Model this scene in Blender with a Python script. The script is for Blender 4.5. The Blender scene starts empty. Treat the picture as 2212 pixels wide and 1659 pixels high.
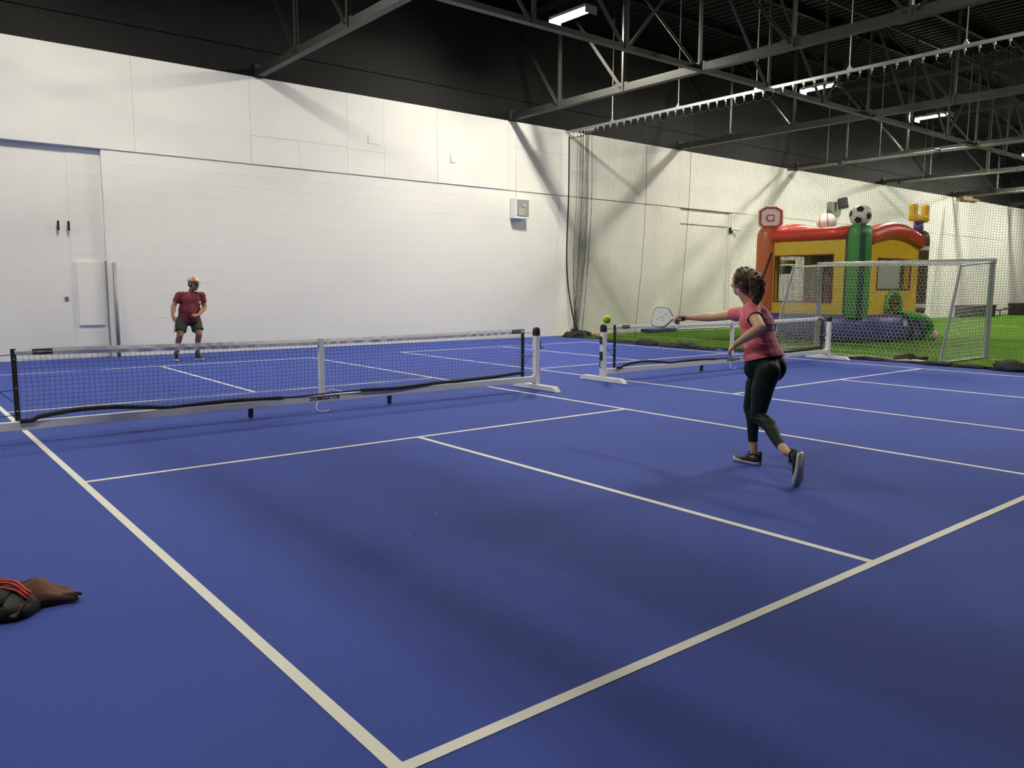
import bpy, bmesh, math, random
import numpy as np
from mathutils import Vector, Matrix, noise
from mathutils.bvhtree import BVHTree

random.seed(7)
rng = np.random.default_rng(7)
sc = bpy.context.scene
COL = sc.collection
PI = math.pi

# ------------------------------------------------------------------ camera, world, exposure
CAM = Vector((-4.2094, -8.8358, 1.4986))
YAW, PITCH, ROLL, FPX = 0.68130, -0.12150, 0.00400, 1716.96
fwd = Vector((math.sin(YAW) * math.cos(PITCH), math.cos(YAW) * math.cos(PITCH), math.sin(PITCH)))
rt0 = Vector((math.cos(YAW), -math.sin(YAW), 0)); up0 = rt0.cross(fwd)
RT = rt0 * math.cos(ROLL) + up0 * math.sin(ROLL)
UP = up0 * math.cos(ROLL) - rt0 * math.sin(ROLL)
cam = bpy.data.objects.new('camera', bpy.data.cameras.new('camera'))
COL.objects.link(cam)
cam.data.sensor_width = 36.0
cam.data.lens = 36.0 * FPX / 2212.0
cam.data.clip_end = 200
cam.matrix_world = Matrix(((RT.x, UP.x, -fwd.x, CAM.x), (RT.y, UP.y, -fwd.y, CAM.y), (RT.z, UP.z, -fwd.z, CAM.z), (0, 0, 0, 1)))
sc.camera = cam

world = bpy.data.worlds.new('world'); sc.world = world; world.use_nodes = True
world.node_tree.nodes['Background'].inputs[0].default_value = (0.02, 0.02, 0.02, 1)
world.node_tree.nodes['Background'].inputs[1].default_value = 0.0
sc.view_settings.view_transform = 'Standard'
sc.view_settings.look = 'None'
sc.view_settings.gamma = 1
sc.view_settings.use_curve_mapping = False
sc.view_settings.exposure = 0.10
LED_POWER = 1000.0
LED_TINT = (1.0, 0.955, 0.815)


def at(px, py, axis, val):
    """point of the room on the plane axis=val that the photograph shows at pixel (px, py)"""
    d = fwd + RT * ((px - 1106) / FPX) - UP * ((py - 829.5) / FPX)
    t = (val - CAM[axis]) / d[axis]
    return CAM + d * t


# ------------------------------------------------------------------ materials
def lin(c):
    return tuple(((v / 255) / 12.92 if v / 255 <= 0.04045 else ((v / 255 + 0.055) / 1.055) ** 2.4) for v in c)


MATS = {}


def mat(name, rgb, rough=0.6, metal=0.0, var=0.06, vscale=6.0, bump=0.0, bscale=80.0, spec=0.5, emit=None, estr=0.0, linear=False, alpha=None, stretch=None, sheen=0.0):
    if name in MATS:
        return MATS[name]
    m = bpy.data.materials.new(name); m.use_nodes = True
    nt = m.node_tree; b = nt.nodes['Principled BSDF']
    c = rgb if linear else lin(rgb)
    b.inputs['Roughness'].default_value = rough
    b.inputs['Metallic'].default_value = metal
    b.inputs['Specular IOR Level'].default_value = spec
    if sheen:
        b.inputs['Sheen Weight'].default_value = sheen
    tc = nt.nodes.new('ShaderNodeTexCoord')
    src = tc.outputs['Object']
    if stretch:
        mp = nt.nodes.new('ShaderNodeMapping'); mp.inputs['Scale'].default_value = stretch
        nt.links.new(src, mp.inputs[0]); src = mp.outputs[0]
    n = nt.nodes.new('ShaderNodeTexNoise'); n.inputs['Scale'].default_value = vscale; n.inputs['Detail'].default_value = 4
    nt.links.new(src, n.inputs['Vector'])
    r = nt.nodes.new('ShaderNodeValToRGB')
    r.color_ramp.elements[0].position = 0.25; r.color_ramp.elements[1].position = 0.75
    r.color_ramp.elements[0].color = (*[max(0, v * (1 - var)) for v in c], 1)
    r.color_ramp.elements[1].color = (*[min(1, v * (1 + var)) for v in c], 1)
    nt.links.new(n.outputs['Fac'], r.inputs[0]); nt.links.new(r.outputs[0], b.inputs['Base Color'])
    if bump:
        n2 = nt.nodes.new('ShaderNodeTexNoise'); n2.inputs['Scale'].default_value = bscale; n2.inputs['Detail'].default_value = 3
        nt.links.new(src, n2.inputs['Vector'])
        bp = nt.nodes.new('ShaderNodeBump'); bp.inputs['Strength'].default_value = bump; bp.inputs['Distance'].default_value = 0.01
        nt.links.new(n2.outputs['Fac'], bp.inputs['Height']); nt.links.new(bp.outputs[0], b.inputs['Normal'])
    if emit:
        b.inputs['Emission Color'].default_value = (*emit, 1); b.inputs['Emission Strength'].default_value = estr
    if alpha is not None:
        b.inputs['Alpha'].default_value = alpha
    MATS[name] = m
    return m


def court_material():
    m = bpy.data.materials.new('court_blue'); m.use_nodes = True
    nt = m.node_tree; b = nt.nodes['Principled BSDF']
    tc = nt.nodes.new('ShaderNodeTexCoord')
    n1 = nt.nodes.new('ShaderNodeTexNoise'); n1.inputs['Scale'].default_value = 0.9; n1.inputs['Detail'].default_value = 6
    n2 = nt.nodes.new('ShaderNodeTexNoise'); n2.inputs['Scale'].default_value = 60; n2.inputs['Detail'].default_value = 4
    n3 = nt.nodes.new('ShaderNodeTexNoise'); n3.inputs['Scale'].default_value = 420; n3.inputs['Detail'].default_value = 2
    v = nt.nodes.new('ShaderNodeTexVoronoi'); v.inputs['Scale'].default_value = 2.3; v.inputs['Randomness'].default_value = 1
    for n in (n1, n2, n3, v):
        nt.links.new(tc.outputs['Object'], n.inputs['Vector'])
    r1 = nt.nodes.new('ShaderNodeValToRGB')
    r1.color_ramp.elements[0].position = .3; r1.color_ramp.elements[1].position = .7
    r1.color_ramp.elements[0].color = (0.053, 0.084, 0.345, 1); r1.color_ramp.elements[1].color = (0.059, 0.092, 0.378, 1)
    nt.links.new(n1.outputs['Fac'], r1.inputs[0])
    mx = nt.nodes.new('ShaderNodeMixRGB'); mx.blend_type = 'MULTIPLY'; mx.inputs[0].default_value = 1
    r2 = nt.nodes.new('ShaderNodeValToRGB')
    r2.color_ramp.elements[0].position = .3; r2.color_ramp.elements[1].position = .7
    r2.color_ramp.elements[0].color = (.9, .9, .9, 1); r2.color_ramp.elements[1].color = (1.06, 1.06, 1.06, 1)
    nt.links.new(n2.outputs['Fac'], r2.inputs[0])
    nt.links.new(r1.outputs[0], mx.inputs[1]); nt.links.new(r2.outputs[0], mx.inputs[2])
    # sparse pale scuff specks
    r3 = nt.nodes.new('ShaderNodeValToRGB')
    r3.color_ramp.elements[0].position = .012; r3.color_ramp.elements[0].color = (1, 1, 1, 1)
    r3.color_ramp.elements[1].position = .018; r3.color_ramp.elements[1].color = (0, 0, 0, 1)
    nt.links.new(v.outputs['Distance'], r3.inputs[0])
    mx2 = nt.nodes.new('ShaderNodeMixRGB'); mx2.inputs[2].default_value = (.35, .38, .6, 1)
    nt.links.new(r3.outputs[0], mx2.inputs[0]); nt.links.new(mx.outputs[0], mx2.inputs[1])
    nt.links.new(mx2.outputs[0], b.inputs['Base Color'])
    b.inputs['Roughness'].default_value = .75; b.inputs['Specular IOR Level'].default_value = .10
    bp = nt.nodes.new('ShaderNodeBump'); bp.inputs['Strength'].default_value = .25; bp.inputs['Distance'].default_value = .004
    nt.links.new(n3.outputs['Fac'], bp.inputs['Height']); nt.links.new(bp.outputs[0], b.inputs['Normal'])
    return m


M_court = court_material()
M_line = mat('line_paint', (226, 224, 214), .55, var=.03)
M_turf = mat('turf_green', (0.085, 0.190, 0.018), .9, var=.4, vscale=9, bump=.8, bscale=160, linear=True, spec=.03)
M_wall = mat('white_block_paint', (0.86, 0.845, 0.80), .55, var=.02, vscale=1.3, bump=.25, bscale=60, linear=True)
M_wallfar = mat('low_bounce_wall_grey', (0.30, 0.295, 0.28), .6, var=.04, linear=True)  # for the unseen walls, grey chosen to cut bounce light
M_wall2 = mat('white_panel_paint', (0.85, 0.835, 0.79), .5, var=.025, vscale=1.1, bump=.12, bscale=25, linear=True)
M_black = mat('black_wall_paint', (0.0085, 0.0085, 0.008), .6, var=.12, vscale=3, bump=.2, bscale=30, linear=True, spec=.15)
M_deck = mat('black_roof_deck', (0.004, 0.004, 0.0038), .7, var=.1, linear=True, spec=.08)
M_steel = mat('dark_truss_paint', (0.021, 0.021, 0.019), .5, var=.15, vscale=8, linear=True, spec=.35)
M_galv = mat('galvanized', (0.42, 0.43, 0.43), .4, .6, var=.08, vscale=20, linear=True)
M_pipe = mat('pipe_paint', (0.16, 0.165, 0.15), .5, var=.1, linear=True)
M_alu = mat('white_alu', (0.80, 0.80, 0.80), .4, .0, var=.03, linear=True)
M_alu2 = mat('goal_alu', (0.36, 0.39, 0.43), .4, .2, var=.05, linear=True)
M_white = mat('white_vinyl', (0.88, 0.87, 0.84), .45, var=.04, vscale=12, linear=True)
M_blackp = mat('black_plastic', (0.012, 0.012, 0.013), .45, var=.1, linear=True)
M_blacknet = mat('black_cord', (0.010, 0.011, 0.010), .8, var=.1, linear=True)
M_greynet = mat('grey_twine', (0.020, 0.021, 0.018), .8, var=.1, linear=True)
M_hexnet = mat('white_twine', (0.62, 0.63, 0.58), .8, var=.05, linear=True)
M_hem = mat('black_sleeve', (0.02, 0.02, 0.018), .75, var=.3, vscale=20, bump=.5, bscale=30, linear=True)
M_letter = mat('black_letter', (0.008, 0.008, 0.008), .5, linear=True)
M_letterw = mat('white_letter', (0.7, 0.7, 0.7), .5, linear=True)
M_red = mat('red_vinyl', (0.62, 0.045, 0.022), .35, var=.06, linear=True)
M_yellow = mat('yellow_vinyl', (0.66, 0.46, 0.02), .4, var=.06, linear=True)
M_yellow2 = mat('bright_yellow_vinyl', (0.80, 0.48, 0.01), .35, var=.05, linear=True)
M_green = mat('green_vinyl', (0.045, 0.24, 0.045), .4, var=.08, linear=True)
M_dgreen = mat('dark_green_vinyl', (0.006, 0.055, 0.048), .4, var=.08, linear=True)
M_lgreen = mat('bright_green_vinyl', (0.06, 0.42, 0.07), .4, var=.05, linear=True)
M_blue = mat('blue_vinyl', (0.045, 0.052, 0.26), .4, var=.08, linear=True)
M_purple = mat('purple_vinyl', (0.09, 0.05, 0.27), .4, var=.08, linear=True)
M_orange = mat('orange_vinyl', (0.52, 0.12, 0.035), .4, var=.07, linear=True)
M_brown = mat('brown_vinyl', (0.085, 0.048, 0.03), .45, var=.1, linear=True)
M_vwhite = mat('white_inflatable', (0.78, 0.74, 0.70), .4, var=.04, linear=True)
M_vpink = mat('pale_pink_ball', (0.72, 0.40, 0.38), .4, var=.06, linear=True)
M_vred = mat('pale_red_ball', (0.68, 0.13, 0.09), .4, var=.06, linear=True)
M_meshscreen = mat('grey_screen', (0.36, 0.37, 0.35), .8, var=.1, vscale=60, linear=True)
M_skinw = mat('skin_light', (0.66, 0.385, 0.225), .5, var=.07, vscale=12, linear=True)
M_skinm = mat('skin_tan', (0.30, 0.150, 0.090), .5, var=.08, vscale=12, linear=True)
M_pink = mat('pink_jersey', (0.76, 0.165, 0.215), .75, var=.10, vscale=14, bump=.15, bscale=120, linear=True, sheen=.1)
M_pinkprint = mat('pale_pink_print', (0.88, 0.62, 0.66), .7, var=.1, linear=True)
M_legging = mat('green_legging', (0.0055, 0.020, 0.0125), .6, spec=.2, var=.15, vscale=10, bump=.1, bscale=120, linear=True)
M_hair = mat('brown_hair', (0.075, 0.042, 0.019), .45, var=.5, vscale=24, bump=.4, bscale=40, linear=True)
M_hair2 = mat('light_brown_hair', (0.19, 0.115, 0.055), .45, var=.4, vscale=30, linear=True)
M_darkhair = mat('black_hair', (0.010, 0.007, 0.005), .5, var=.3, linear=True)
M_shoe = mat('black_shoe', (0.014, 0.014, 0.015), .65, var=.2, vscale=40, bump=.3, bscale=150, linear=True)
M_sole = mat('white_sole', (0.60, 0.58, 0.54), .55, var=.08, linear=True)
M_maroon = mat('maroon_shirt', (0.135, 0.010, 0.020), .75, var=.15, vscale=12, bump=.15, bscale=100, linear=True)
M_shorts = mat('charcoal_shorts', (0.016, 0.018, 0.018), .7, var=.15, linear=True)
M_captan = mat('tan_cap', (0.46, 0.38, 0.26), .7, var=.08, linear=True)
M_caporange = mat('orange_cap', (0.50, 0.14, 0.07), .7, var=.08, linear=True)
M_mouth = mat('lips', (0.30, 0.09, 0.07), .5, linear=True)
M_eye = mat('eye_white', (0.6, 0.58, 0.55), .3, linear=True)
M_paddle = mat('white_paddle', (0.76, 0.79, 0.78), .4, var=.03, linear=True)
M_padprint = mat('paddle_print', (0.42, 0.46, 0.52), .5, linear=True)
M_padedge = mat('navy_edge', (0.03, 0.035, 0.075), .5, linear=True)
M_lav = mat('lavender_grip', (0.42, 0.33, 0.60), .5, linear=True)
M_ball = mat('lime_ball', (0.60, 0.86, 0.012), .45, var=.03, linear=True)
M_jacket = mat('brown_jacket', (0.105, 0.042, 0.020), .8, var=.25, vscale=20, bump=.3, bscale=40, linear=True)
M_bag = mat('dark_bag', (0.014, 0.017, 0.014), .6, var=.4, vscale=14, bump=.4, bscale=50, linear=True)
M_redtrim = mat('red_trim', (0.55, 0.045, 0.03), .6, linear=True)
M_led = mat('led_panel', (0.9, 0.9, 0.85), .5, emit=LED_TINT, estr=LED_POWER, linear=True)
M_house = mat('lamp_housing', (0.45, 0.43, 0.38), .5, linear=True)
M_wood = mat('pale_wood', (0.42, 0.27, 0.13), .7, var=.2, linear=True)
M_greybox = mat('grey_panel', (0.30, 0.30, 0.27), .4, var=.06, linear=True)
M_dull = mat('dull_grey_steel', (0.33, 0.34, 0.35), .45, .2, var=.06, linear=True)
M_bluemat = mat('blue_mat', (0.02, 0.06, 0.15), .7, linear=True)
M_lip = mat('warm_lamp', (0.9, 0.7, 0.4), .5, emit=(1, .62, .25), estr=6.0, linear=True)

# ------------------------------------------------------------------ object helpers
ORG = {}


def tag(o, label=None, cat=None, group=None, kind=None):
    if label: o['label'] = label
    if cat: o['category'] = cat
    if group: o['group'] = group
    if kind: o['kind'] = kind
    return o


def thing(name, loc, label=None, cat=None, group=None, kind=None):
    o = bpy.data.objects.new(name, None); COL.objects.link(o)
    o.empty_display_size = .1
    o.location = loc; ORG[o] = Vector(loc)
    return tag(o, label, cat, group, kind)


def link(name, me, m=None, parent=None, smooth=False, loc=None):
    """me holds room coordinates (or coordinates about loc)"""
    if m is not None and not me.materials:
        for mm in (m if isinstance(m, (list, tuple)) else [m]):
            me.materials.append(mm)
    if smooth:
        me.polygons.foreach_set('use_smooth', np.ones(len(me.polygons), dtype=bool))
    o = bpy.data.objects.new(name, me); COL.objects.link(o)
    base = ORG[parent] if parent is not None else Vector((0, 0, 0))
    if loc is None:
        loc = base
        if base.length_squared:
            me.transform(Matrix.Translation(-base))
    o.location = Vector(loc) - base
    if parent is not None:
        o.parent = parent
    ORG[o] = Vector(loc)
    return o


def spl(pts, n=6):
    P = [Vector(p) for p in pts]; out = []
    for i in range(len(P) - 1):
        a, b, c, d = P[max(0, i - 1)], P[i], P[i + 1], P[min(len(P) - 1, i + 2)]
        for k in range(n):
            t = k / n
            out.append(.5 * ((2 * b) + (c - a) * t + (2 * a - 5 * b + 4 * c - d) * t * t + (3 * b - a - 3 * c + d) * t ** 3))
    return out + [P[-1]]


class MB:
    def __init__(s):
        s.v = []; s.f = []; s.mi = []; s.cur = 0

    def add(s, vs, fs):
        n = len(s.v); s.v.extend([tuple(p) for p in vs]); s.f.extend([tuple(i + n for i in f) for f in fs]); s.mi.extend([s.cur] * len(fs))

    def box(s, c, d, M=None):
        hx, hy, hz = d[0] / 2, d[1] / 2, d[2] / 2
        vs = [Vector((x, y, z)) for x in (-hx, hx) for y in (-hy, hy) for z in (-hz, hz)]
        if M is not None: vs = [M @ v for v in vs]
        c = Vector(c)
        s.add([v + c for v in vs], [(0, 1, 3, 2), (4, 6, 7, 5), (0, 4, 5, 1), (2, 3, 7, 6), (0, 2, 6, 4), (1, 5, 7, 3)])

    def mm(s, a, b, M=None):
        s.box([(a[i] + b[i]) / 2 for i in range(3)], [abs(b[i] - a[i]) for i in range(3)], M)

    def tube(s, pts, r, n=8, closed=False, flat=None, cap=True):
        pts = [Vector(p) for p in pts]; k = len(pts)
        rs = r if isinstance(r, (list, tuple)) else [r] * k
        prev = None; rings = []
        for i, p in enumerate(pts):
            a = pts[i - 1] if (i > 0 or closed) else p
            b = pts[(i + 1) % k] if (i < k - 1 or closed) else p
            t = (b - a).normalized() if (b - a).length > 1e-9 else Vector((0, 0, 1))
            if prev is None:
                u = t.orthogonal().normalized() if abs(t.z) > .9 else Vector((0, 0, 1)).cross(t).normalized()
            else:
                u = (prev - t * prev.dot(t))
                u = u.normalized() if u.length > 1e-6 else t.orthogonal().normalized()
            prev = u; w = t.cross(u)
            fu, fw = (1, 1) if flat is None else flat
            rings.append([p + (u * math.cos(2 * PI * j / n + PI / n) * fu + w * math.sin(2 * PI * j / n + PI / n) * fw) * rs[i] for j in range(n)])
        vs = [q for R in rings for q in R]; fs = []
        for i in range(k if closed else k - 1):
            a, b = i * n, ((i + 1) % k) * n
            for j in range(n):
                fs.append((a + j, a + (j + 1) % n, b + (j + 1) % n, b + j))
        if cap and not closed:
            fs.append(tuple(range(n - 1, -1, -1))); fs.append(tuple((k - 1) * n + j for j in range(n)))
        s.add(vs, fs)

    def bar(s, a, b, w, h, upv=(0, 0, 1)):
        a, b = Vector(a), Vector(b); t = (b - a); L = t.length; t.normalize()
        u = Vector(upv); sx = t.cross(u)
        if sx.length < 1e-6: sx = t.orthogonal()
        sx.normalize(); u = sx.cross(t)
        M = Matrix((sx, t, u)).transposed()
        s.box((a + b) / 2, (w, L, h), M)

    def loft(s, rings, cap=True):
        n = len(rings[0]); vs = [p for R in rings for p in R]; fs = []
        for i in range(len(rings) - 1):
            for j in range(n):
                fs.append((i * n + j, i * n + (j + 1) % n, (i + 1) * n + (j + 1) % n, (i + 1) * n + j))
        if cap:
            fs.append(tuple(range(n - 1, -1, -1))); fs.append(tuple((len(rings) - 1) * n + j for j in range(n)))
        s.add(vs, fs)

    def ball(s, c, r, nu=20, nv=12, M=None):
        c = Vector(c); r = r if isinstance(r, (tuple, list)) else (r, r, r)
        vs = [Vector((0, 0, r[2]))]
        for i in range(1, nv):
            th = PI * i / nv
            for j in range(nu):
                ph = 2 * PI * j / nu
                vs.append(Vector((r[0] * math.sin(th) * math.cos(ph), r[1] * math.sin(th) * math.sin(ph), r[2] * math.cos(th))))
        vs.append(Vector((0, 0, -r[2])))
        if M is not None: vs = [M @ v for v in vs]
        fs = [(0, 1 + j, 1 + (j + 1) % nu) for j in range(nu)]
        for i in range(nv - 2):
            for j in range(nu):
                a = 1 + i * nu
                fs.append((a + j, a + nu + j, a + nu + (j + 1) % nu, a + (j + 1) % nu))
        L = len(vs) - 1; a = 1 + (nv - 2) * nu
        fs += [(a + j, L, a + (j + 1) % nu) for j in range(nu)]
        s.add([v + c for v in vs], fs)

    def prism(s, poly, off):
        """poly: planar list of points, extruded by vector off"""
        n = len(poly); off = Vector(off); P = [Vector(p) for p in poly]
        s.add(P + [p + off for p in P], [tuple(range(n - 1, -1, -1)), tuple(range(n, 2 * n))] + [(i, (i + 1) % n, n + (i + 1) % n, n + i) for i in range(n)])

    def mesh(s, name):
        me = bpy.data.meshes.new(name); me.from_pydata([tuple(v) for v in s.v], [], s.f); me.validate(); me.update()
        if s.cur or any(s.mi):
            if len(s.mi) == len(me.polygons): me.polygons.foreach_set('material_index', s.mi)
        bm = bmesh.new(); bm.from_mesh(me); bmesh.ops.recalc_face_normals(bm, faces=bm.faces); bm.to_mesh(me); bm.free()
        return me

    def build(s, name, m, parent=None, smooth=False, label=None, kind=None, loc=None, bevel=0, seg=2):
        me = s.mesh(name)
        if bevel:
            bm = bmesh.new(); bm.from_mesh(me)
            es = [e for e in bm.edges if len(e.link_faces) == 2 and e.calc_face_angle(0) > .6]
            bmesh.ops.bevel(bm, geom=es, offset=bevel, segments=seg, affect='EDGES', profile=.5)
            bm.to_mesh(me); bm.free()
        o = link(name, me, m, parent, smooth, loc)
        if smooth and bevel == 0:
            pass
        return tag(o, label, kind=kind)


def fast_mesh(name, V, F4=None, F3=None):
    """numpy arrays -> mesh (quads and/or tris)"""
    me = bpy.data.meshes.new(name)
    me.vertices.add(len(V)); me.vertices.foreach_set('co', np.asarray(V, np.float32).ravel())
    F = F4 if F4 is not None else F3
    k = F.shape[1]
    me.loops.add(F.size); me.loops.foreach_set('vertex_index', F.astype(np.int32).ravel())
    me.polygons.add(len(F))
    me.polygons.foreach_set('loop_start', np.arange(0, F.size, k, dtype=np.int32))
    me.update(calc_edges=True); me.validate()
    return me


def strands(name, P, r):
    """P: (n, k, 3) polylines -> three-sided tubes in one mesh"""
    P = np.asarray(P, float); n, k, _ = P.shape
    T = np.gradient(P, axis=1); T /= np.linalg.norm(T, axis=2, keepdims=True) + 1e-9
    ref = np.where(np.abs(T[..., 2:3]) > .8, np.array([1., 0, 0]), np.array([0, 0, 1.]))
    U = np.cross(T, ref); U /= np.linalg.norm(U, axis=2, keepdims=True) + 1e-9
    W = np.cross(T, U)
    V = np.stack([P + r * (U * math.cos(a) + W * math.sin(a)) for a in (0, 2 * PI / 3, 4 * PI / 3)], 2).reshape(-1, 3)
    idx = (np.arange(n)[:, None] * k + np.arange(k - 1)[None]).ravel()
    F = []
    for j in range(3):
        j2 = (j + 1) % 3
        F.append(np.stack([idx * 3 + j, idx * 3 + j2, (idx + 1) * 3 + j2, (idx + 1) * 3 + j], 1))
    return V, np.concatenate(F)


def copy_tree(o, loc=None, **props):
    c = o.copy(); COL.objects.link(c); ORG[c] = Vector(loc) if loc is not None else ORG[o]
    if loc is not None: c.location = loc
    for k, v in props.items(): c[k] = v
    for ch in [x for x in ORG if x.parent is o]:
        d = ch.copy(); COL.objects.link(d); d.parent = c; ORG[d] = ORG[c]
        for g in [x for x in ORG if x.parent is ch]:
            e = g.copy(); COL.objects.link(e); e.parent = d; ORG[e] = ORG[c]
    return c


def text_mesh(s, size, depth=.001, shear=0, bold=0.0, spacing=1.0):
    cu = bpy.data.curves.new('t', 'FONT'); cu.body = s; cu.size = size; cu.extrude = depth; cu.shear = shear; cu.offset = bold
    cu.space_character = spacing; cu.align_x = 'CENTER'; cu.align_y = 'CENTER'; cu.resolution_u = 3
    o = bpy.data.objects.new('t', cu); COL.objects.link(o)
    dg = bpy.context.evaluated_depsgraph_get()
    me = bpy.data.meshes.new_from_object(o.evaluated_get(dg)); bpy.data.objects.remove(o); bpy.data.curves.remove(cu)
    return me


# ------------------------------------------------------------------ the setting
YW = 9.404
# floor
fl = MB(); fl.mm((-13, -26, -.2), (12.13, 9.6, 0))
floor = fl.build('floor', M_court); tag(floor, kind='structure')
tf = MB(); tf.mm((12.13, -26, -.2), (63, 9.6, .004))
turf = tf.build('turf', M_turf); tag(turf, kind='structure')

LW = .051


def court_line(x0, y0, x1, y1, m=M_line, par=None, nm='court_line', z=.0, h=.0025):
    q = MB(); q.mm((x0, y0, z - .002), (x1, y1, z + h)); return q.build(nm, m, par or floor)


HB, HK = 6.845, 2.155      # measured half length and kitchen depth of the painted court


def court(cx, nb, nk, fk, fb, hw, hwr=None):
    hwr = hwr or hw
    xl, xr = cx - hw, cx + hwr
    court_line(xl - LW / 2, nb - LW / 2, xl + LW / 2, fb + LW / 2)
    court_line(xr - LW / 2, nb - LW / 2, xr + LW / 2, fb + LW / 2)
    for y in (nb, nk, fk, fb):
        court_line(xl + LW / 2, y - LW / 2, xr - LW / 2, y + LW / 2)
    court_line(cx - LW / 2, nb + LW / 2, cx + LW / 2, nk - LW / 2)
    court_line(cx - LW / 2, fk + LW / 2, cx + LW / 2, fb - LW / 2)


court(0.005, -6.8156, -2.149, 2.149, 6.798, 3.0226)
court(8.2, -6.75, -2.113, 2.217, 6.907, 2.917, 2.966)
# marks beyond the netting
court_line(14.40, -18.5, 14.46, 9.0, par=turf, nm='turf_line', z=.004)
court_line(14.46, 8.94, 60, 9.0, par=turf, nm='turf_line', z=.004)
court_line(31.5, -18.5, 31.6, 8.94, par=turf, nm='turf_line', z=.004)

# back wall
wall = thing('wall_back', (0, YW, 0), kind='structure')
Z1, Z2 = 4.262, 6.195
bk = MB()
bk.mm((-13, YW + .009, 0), (-.25, YW + .3, Z1)) if False else None
bk.mm((-13, YW + .109, 0), (-.25, YW + .4, Z1)); bk.mm((-.25, YW + .004, 0), (18.05, YW + .4, Z1)); bk.mm((18.05, YW + .20, 0), (21.04, YW + .4, Z1)); bk.mm((21.04, YW, 0), (63, YW + .4, Z1))
bk.mm((-13, YW - .01, Z1), (63, YW + .4, Z2)); bk.build('wall_backing', M_wall, wall)
CH = Z1 / 16
blocks = []
for ci in range(16):
    z = ci * CH
    x = -.25
    off = .3 if ci % 2 else .6
    edges = [-.25]
    e = -.25 + off
    while e < 18.05 - .1: edges.append(e); e += .6
    edges.append(18.05)
    for a, b in zip(edges[:-1], edges[1:]): blocks.append((a, b, z, YW))
    edges = [-.88]; e = -.88 - off
    while e > -4.2: edges.append(e); e -= .6
    edges.append(-4.2); edges = edges[::-1]
    for a, b in zip(edges[:-1], edges[1:]): blocks.append((a, b, z, YW + .115))
    blocks.append((-.868, -.27, z, YW + .105))
blocks.sort(key=lambda B: (Vector(((B[0] + B[1]) / 2, B[3], B[2])) - CAM).length + (40 if B[0] < -2.9 else 0))
bmesh_cache = {}
rest = MB()
for i, (a, b, z, y) in enumerate(blocks):
    g = .0024
    dy = random.uniform(-.0006, .0006)
    if i < 300:
        key = round(b - a, 3)
        if key not in bmesh_cache:
            q = MB(); q.mm((-(b - a) / 2 + .0003, -.006, -CH / 2 + g / 2), ((b - a) / 2 - .0003, .02, CH / 2 - g / 2))
            me = q.mesh('block'); me.materials.append(M_wall)
            bm = bmesh.new(); bm.from_mesh(me)
            es = [e for e in bm.edges if all(v.co.y < 0 for v in e.verts) and abs(e.verts[0].co.z - e.verts[1].co.z) < 1e-6]
            bmesh.ops.bevel(bm, geom=es, offset=.0014, segments=1, affect='EDGES'); bm.to_mesh(me); bm.free()
            bmesh_cache[key] = me
        o = bpy.data.objects.new('block', bmesh_cache[key]); COL.objects.link(o); o.parent = wall
        o.location = Vector(((a + b) / 2, y + dy, z + CH / 2)) - ORG[wall]; ORG[o] = Vector(((a + b) / 2, y, z))
    else:
        rest.mm((a + .0003, y - .006 + dy, z + g / 2), (b - .0003, y + .02, z + CH - g / 2))
rest.build('block_courses', M_wall, wall, kind='stuff')


def panel(x0, z0, x1, z1, y=None, m=M_wall2, g=.006, t=.05, par=wall, nm='wall_panel', bevel=0):
    y = (YW - .034 + random.uniform(-.003, .003)) if y is None else y
    q = MB(); q.mm((x0 + g / 2, y, z0 + g / 2), (x1 - g / 2, y + t, z1 - g / 2)); return q.build(nm, m, par, bevel=bevel)


Zs = 4.90
panel(-4.2, Z1, .40, Z2); panel(.40, Z1, 2.88, Z2)
panel(2.88, Zs, 5.31, Z2); panel(2.88, Z1, 4.05, Zs); panel(4.05, Z1, 5.31, Zs)
panel(5.31, Zs - .03, 6.34, Z2, g=.003); panel(5.31, Z1, 6.34, Zs - .03); panel(6.34, Z1, 7.95, Z2, g=.003)
panel(7.95, Z1, 10.39, Z2, y=YW - .036, g=.01); panel(10.39, 5.47, 12.6, Z2); panel(10.39, Z1, 12.6, 5.47)
xs = [12.6, 13.9, 15.7, 17.95, 21.0, 24.4, 27.5, 31.2, 34.5, 40.4, 47, 55, 63]
for a, b in zip(xs[:-1], xs[1:]):
    panel(a, Z1, b, Z2, g=.012)
xs = [21.04, 24.4, 28, 33.5, 40.4, 47, 55, 63]
for a, b in zip(xs[:-1], xs[1:]):
    panel(a, 0, b, Z1, y=YW - .012, g=.012, m=M_wall)
# black upper band with its groove line
xs = [-13, -6, 3.1, 7.94, 10.47, 17.9, 25.2, 32.5, 40, 52, 63]
for a, b in zip(xs[:-1], xs[1:]):
    panel(a, Z2, b, 6.78, y=YW - .035, m=M_black, g=.004, t=.3); panel(a, 6.80, b, 9.3, y=YW - .02, m=M_black, g=.0, t=.3)
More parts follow.
